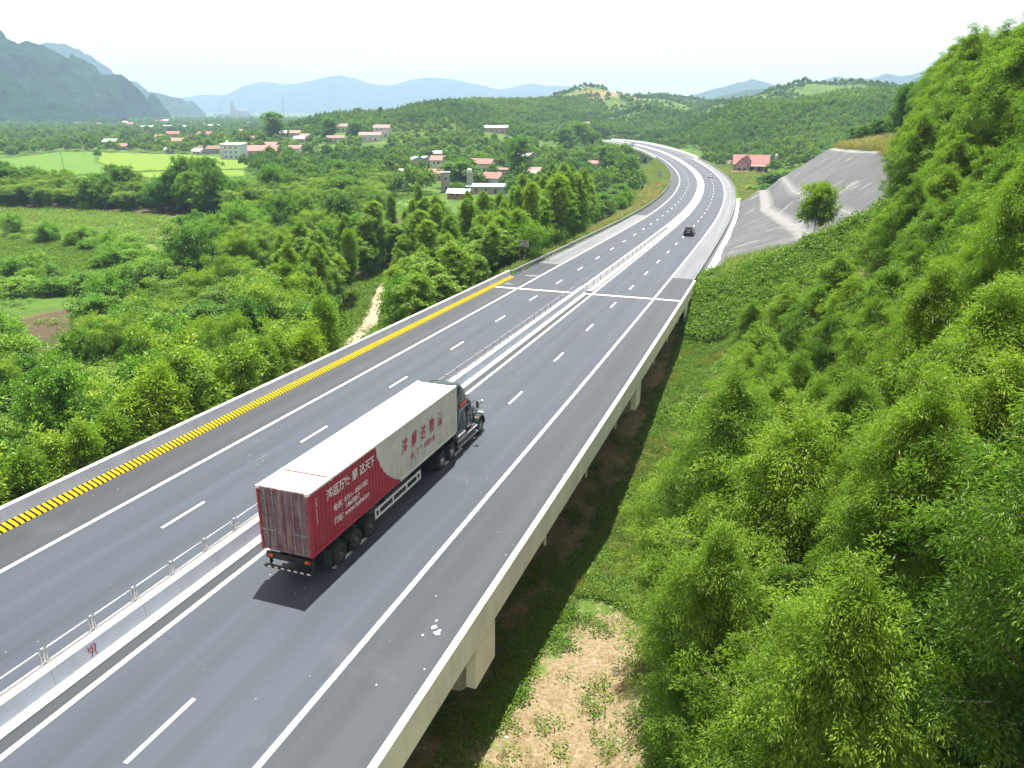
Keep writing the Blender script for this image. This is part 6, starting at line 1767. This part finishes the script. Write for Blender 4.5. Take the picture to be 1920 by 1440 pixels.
skyline(670, 200, 800, 9, 1.7, 0, 'flat topped tree on the crest of the left hill')
skyline(713, 195, 810, 9, 1.0, 3, 'small round tree on the crest beside the flat topped one')

# --- the valley floor and the plantation hills, far beyond counting
def keep_v(x, y):
    s, o = so(x, y); d = np.hypot(x, y)
    return ((np.abs(o) > 24) | (s > 755)) & keep_fields(x, y) & clear_of_houses(x, y) & (d > 285)
def far_band(y0, y1, sp, seed, cond=None):
    r = np.random.default_rng(seed); xm = y1 * .72
    P = poisson(-xm, xm, y0, y1, sp, lambda x, y: (np.abs(x) < y * .72 + 10), r)
    P = P[keep_v(P[:, 0], P[:, 1])]
    z = height(P[:, 0], P[:, 1]); P3 = np.column_stack([P, z])
    return P3[in_view(P3, 60, 0)]
A = np.concatenate([far_band(285, 480, 5.6, 31), far_band(480, 800, 6.6, 32), far_band(800, 1400, 8.0, 33), far_band(1400, 3000, 15, 34)])
tp_ = pix(A + [0, 0, 7.5]); seen_ok = ~(inpoly(tp_, [(-200, 280), (200, 276), (330, 284), (480, 296), (500, 310), (470, 340), (300, 350), (250, 362), (-200, 372)]))
A = A[seen_ok]
dA = np.hypot(A[:, 0], A[:, 1]); high = A[:, 2] - ZV > 5.5
gap = fbm(A[:, 0] / 60, A[:, 1] / 60, 3)
hb = 1.1 * np.exp(-((A[:, 0] - 140) / 110) ** 2 - ((A[:, 1] - 1130) / 60) ** 2)
V_ = A[~high & (gap > -.11) & ~((A[:, 0] > 60) & (dA < 420))]
H_ = A[high & ~((hb > .30) & (fbm(A[:, 0] / 40, A[:, 1] / 40, 3) > -.07))]
stuff('valley_woods', V_, FAR, (.8, 1.35), 6)
rh = np.random.default_rng(77)
Ph = poisson(-320, 900, 800, 1750, 5.2, lambda x, y: np.abs(x) < y * .7, rh); Ph = np.column_stack([Ph, height(Ph[:, 0], Ph[:, 1])]); Ph = Ph[(Ph[:, 2] - ZV > 7) & in_view(Ph, 40, 0)]
Ph = Ph[fbm(Ph[:, 0] / 48, Ph[:, 1] / 48, 3) > -.11]
hbp = 1.1 * np.exp(-((Ph[:, 0] - 140) / 110) ** 2 - ((Ph[:, 1] - 1130) / 60) ** 2); Ph = Ph[~((hbp > .30) & (fbm(Ph[:, 0] / 40, Ph[:, 1] / 40, 3) > -.07))]
H_ = np.concatenate([H_[np.hypot(H_[:, 0], H_[:, 1]) < 800], Ph])
stuff('hill_woods', H_, FAR, (.6, 1.0), 7)
r = np.random.default_rng(40)
P = poisson(60, 420, 470, 860, 3.1, lambda x, y: np.ones(len(x), bool), r); P = P[keep_v(P[:, 0], P[:, 1])]
z = height(P[:, 0], P[:, 1]); P3 = np.column_stack([P, z]); P3 = P3[(z > ZV + 3) & in_view(P3, 40, 0)]
stuff('plantation_woods', P3, FARPL, (.8, 1.15), 8)
P = poisson(-260, 120, 640, 1100, 3.9, lambda x, y: np.ones(len(x), bool), r); P = P[keep_v(P[:, 0], P[:, 1])]
z = height(P[:, 0], P[:, 1]); P3 = np.column_stack([P, z]); P3 = P3[(z > ZV + 6) & in_view(P3, 40, 0) & (fbm(P[:, 0] / 50, P[:, 1] / 50, 3) > -.14)]
stuff('plantation_woods', P3, FARPL, (.8, 1.15), 9)

# --- low cover near the road
WEED = [clump_form(201 + i, 46, .38, .30, .17, .085, 'weeds') for i in range(4)]
WEEDBIG = [clump_form(211 + i, 70, .8, .5, .30, .15, 'weeds') for i in range(3)]
GRASS = [clump_form(221 + i, 60, .55, .26, .50, .028, 'grassy', -.2) for i in range(3)]
STRAW = [clump_form(231 + i, 60, .75, .30, .62, .032, 'straw', -.25) for i in range(3)]
def scatter(n, s0, s1, o0, o1, keep=None, seed=0, lift=0):
    r = np.random.default_rng(seed); s = r.uniform(s0, s1, n); o = r.uniform(o0, o1, n); P = R(s, o, 0)
    z = height(P[:, 0], P[:, 1]) + lift; P3 = np.column_stack([P[:, :2], z])
    k = in_view(P3, 60, 120)
    if keep is not None: k &= keep(P3[:, 0], P3[:, 1], s, o, r)
    return P3[k]
dirt_near = lambda x, y: inpoly(np.stack([x, y], 1) + np.stack([fbm(x / 2, y / 2, 3), fbm(x / 2 + 9, y / 2, 3)], 1) * 2.2, P_DIRT)
stuff('ground_vines', np.concatenate([
    scatter(24000, 0, 100, 12.4, 24, lambda x, y, s, o, r: ~dirt_near(x, y) & (fbm(x / 3, y / 3, 3) > -.13) & ((fbm(x / 4 + 30, y / 4, 3) < .06) | (o > 20.5)), 51),
    scatter(2600, 5, 92, 4, 13, lambda x, y, s, o, r: (fbm(x / 2.5, y / 2.5, 3) > .02), 52),
    scatter(3600, -8, 50, 10, 22, lambda x, y, s, o, r: (fbm(x / 2, y / 2, 3) > .07), 53), scatter(5000, 0, 48, 11.5, 24, lambda x, y, s, o, r: ~dirt_near(x, y), 531), scatter(6000, 0, 100, 12.4, 23, lambda x, y, s, o, r: ~dirt_near(x, y), 532), scatter(380, -8, 50, 10, 21, None, 533)]), WEED, (.4, 1.05), 11)
stuff('undergrowth', np.concatenate([
    scatter(1500, 0, 112, 14.5, 26, lambda x, y, s, o, r: ~dirt_near(x, y) & (fbm(x / 5 + 3, y / 5, 3) > .10), 54),
    scatter(2200, 84, 108, 12.9, 22, lambda x, y, s, o, r: (fbm(x / 4, y / 4, 3) > -.15), 55)]), WEEDBIG, (.6, 1.3), 12)
def off_cut(x, y, s, o, r): return (s < np.interp(o, [14, 20, 30, 50], [95, 98, 98, 98]) + 2) | (o > ob1(s) + 20)
stuff('hillside_scrub', np.concatenate([scatter(5200, 84, 118, 15, 56, off_cut, 561), scatter(1500, 118, 250, 38, 60, off_cut, 562)]), WEEDBIG + GRASS[:1], (.5, 1.4), 28)
stuff('forest_floor_plants', scatter(3000, -12, 110, 20, 50, lambda x, y, s, o, r: fbm(x / 4, y / 4, 3) > .04, 56), WEEDBIG, (.4, 1.0), 13)
stuff('verge_grass', np.concatenate([
    scatter(9000, 93, 300, -24, -12.7, None, 57), scatter(5000, 300, 460, -30, -12.7, None, 58), scatter(5000, 100, 160, 15.4, 24, lambda x, y, s, o, r: s < 114, 59),
    scatter(6000, 246, 460, 13.5, 34, None, 60)]), GRASS + WEED[:1], (.7, 1.8), 14)
stuff('dry_grass', np.concatenate([
    scatter(4500, 150, 330, -22, -12.8, lambda x, y, s, o, r: fbm(x / 6, y / 6, 3) > -.02, 61), scatter(5500, 150, 262, 38.5, 58, lambda x, y, s, o, r: fbm(x / 7, y / 7, 3) > -.16, 62),
    scatter(1200, 250, 420, 14, 40, lambda x, y, s, o, r: fbm(x / 7, y / 7, 3) > .05, 63)]), STRAW, (.8, 1.9), 15)
stuff('dry_grass', scatter(9000, 0, 100, 12.4, 21, lambda x, y, s, o, r: (fbm(x / 4 + 30, y / 4, 3) > .0) & ~dirt_near(x, y), 64), GRASS + STRAW[:1], (.3, .75), 25)
# scrub growing in the pale field and rough ground of the valley
def field_pts(e, n, seed):
    r = np.random.default_rng(seed); lo, hi = e.min(0), e.max(0); P = r.uniform(lo, hi, (n, 2)); P = P[inpoly(P, e)]
    return np.column_stack([P, height(P[:, 0], P[:, 1]) + .1])
stuff('field_scrub', field_pts(CROPS[2], 4200, 71), [clump_form(241 + i, 46, .9, .7, .42, .12, 'grassy') for i in range(2)] + [clump_form(245, 46, .7, .7, .36, .16, 'bush')], (.7, 1.6), 16)
stuff('crop_rows', np.concatenate([field_pts(CROPS[0], 9000, 72), field_pts(CROPS[1], 9000, 73)]), [clump_form(251 + i, 36, .5, .5, .36, .17, 'weeds') for i in range(2)], (.7, 1.3), 17)
rp = np.random.default_rng(83); kk = rp.integers(0, 60, 3400); off = rp.normal(0, 1, (3400, 2)); off = off / np.linalg.norm(off, axis=1)[:, None] * rp.uniform(2.0, 8.0, 3400)[:, None]
pv_ = PATHC[kk] + off; pv_ = pv_[np.array([np.min(np.hypot(*(PATHC - p).T)) > 1.8 for p in pv_])]; sv, ov = so(pv_[:, 0], pv_[:, 1]); pv_ = pv_[ov < -13]
stuff('verge_weeds', np.column_stack([pv_, height(pv_[:, 0], pv_[:, 1])]), WEEDBIG + GRASS[:1], (.5, 1.3), 27)
# woodland floor
fl = poisson(-300, 30, 30, 420, 2.4, keep_l, np.random.default_rng(81)); zf = height(fl[:, 0], fl[:, 1]); f3 = np.column_stack([fl, zf])
npth = np.array([np.min(np.hypot(*(PATHC - p).T)) < 2.1 for p in fl])
fnear = np.array([np.min(np.hypot(*(PATHC - p).T)) < 8 for p in fl])
f3 = f3[(np.random.default_rng(5).random(len(f3)) < np.where((inpoly(fl, P_WOODS) | inpoly(fl, P_BELT)) & ~fnear, .22, .95)) & in_view(f3, 100, 200) & keep_fields(fl[:, 0], fl[:, 1]) & clear_of_houses(fl[:, 0], fl[:, 1]) & ~npth]
stuff('woodland_floor', f3, [clump_form(261 + i, 120, 1.2, .9, .42, .20, k_) for i, k_ in enumerate(('bush', 'broad', 'broad'))], (.4, 1.0), 18)
# rubble and litter on the dirt under the bridge edge
st_forms = []
for i in range(4):
    r = np.random.default_rng(300 + i); d = rand_dirs(14, r) * [1, .8, .55] * .5
    import bmesh
    bm = bmesh.new(); [bm.verts.new(v) for v in d]; bmesh.ops.convex_hull(bm, input=bm.verts); me = bpy.data.meshes.new('stone'); bm.to_mesh(me); bm.free()
    me.materials.append(plain('pale_stone', ((.26, .21, .15), (.34, .30, .25), (.20, .14, .09), (.40, .38, .35))[i], .9)); st_forms.append(me)
stuff('rubble', scatter(7000, -8, 60, 5, 20, lambda x, y, s, o, r: (dirt_near(x, y) | (o < 12.5)) & (r.random(len(x)) < .35 + 2.5 * fbm(x / 2.5, y / 2.5, 3)), 91, .0), st_forms, (.03, .22), 19)
stuff('dry_grass', scatter(700, -8, 50, 11, 20, lambda x, y, s, o, r: dirt_near(x, y) & (fbm(x / 3 + 7, y / 3, 3) > .02), 92), STRAW, (.18, .42), 26)

# ------------------------------------------------------------------ the haze of the valley air
bpy.context.view_layer.update()
lo = np.array([1e9] * 3); hi = -lo
for o in sc.objects:
    if o.type == 'MESH' and o.name.split('.')[0] in ('mountain', 'ground'):
        q = np.array([o.matrix_world @ Vector(c) for c in o.bound_box]); lo = np.minimum(lo, q.min(0)); hi = np.maximum(hi, q.max(0))
mb = MB(); mb.box((lo[0] - 60, lo[1] - 60, lo[2] - 1.0), (hi[0] + 60, hi[1] + 60, hi[2] + 8))
hz = bpy.data.materials.new('haze'); hz.use_nodes = True; t = hz.node_tree; t.nodes.remove(t.nodes['Principled BSDF'])
pv = t.nodes.new('ShaderNodeVolumePrincipled'); pv.inputs['Color'].default_value = (.50, .73, 1.0, 1); pv.inputs['Density'].default_value = 1.5e-4; pv.inputs['Anisotropy'].default_value = 0.0
t.links.new(pv.outputs['Volume'], t.nodes['Material Output'].inputs['Volume'])
hz_o = mb.build('haze', hz); hz_o['kind'] = 'stuff'
print('COUNTS', COUNT, {k_: len(v_) for k_, v_ in OVER.items()}, 'objects', len(sc.objects))
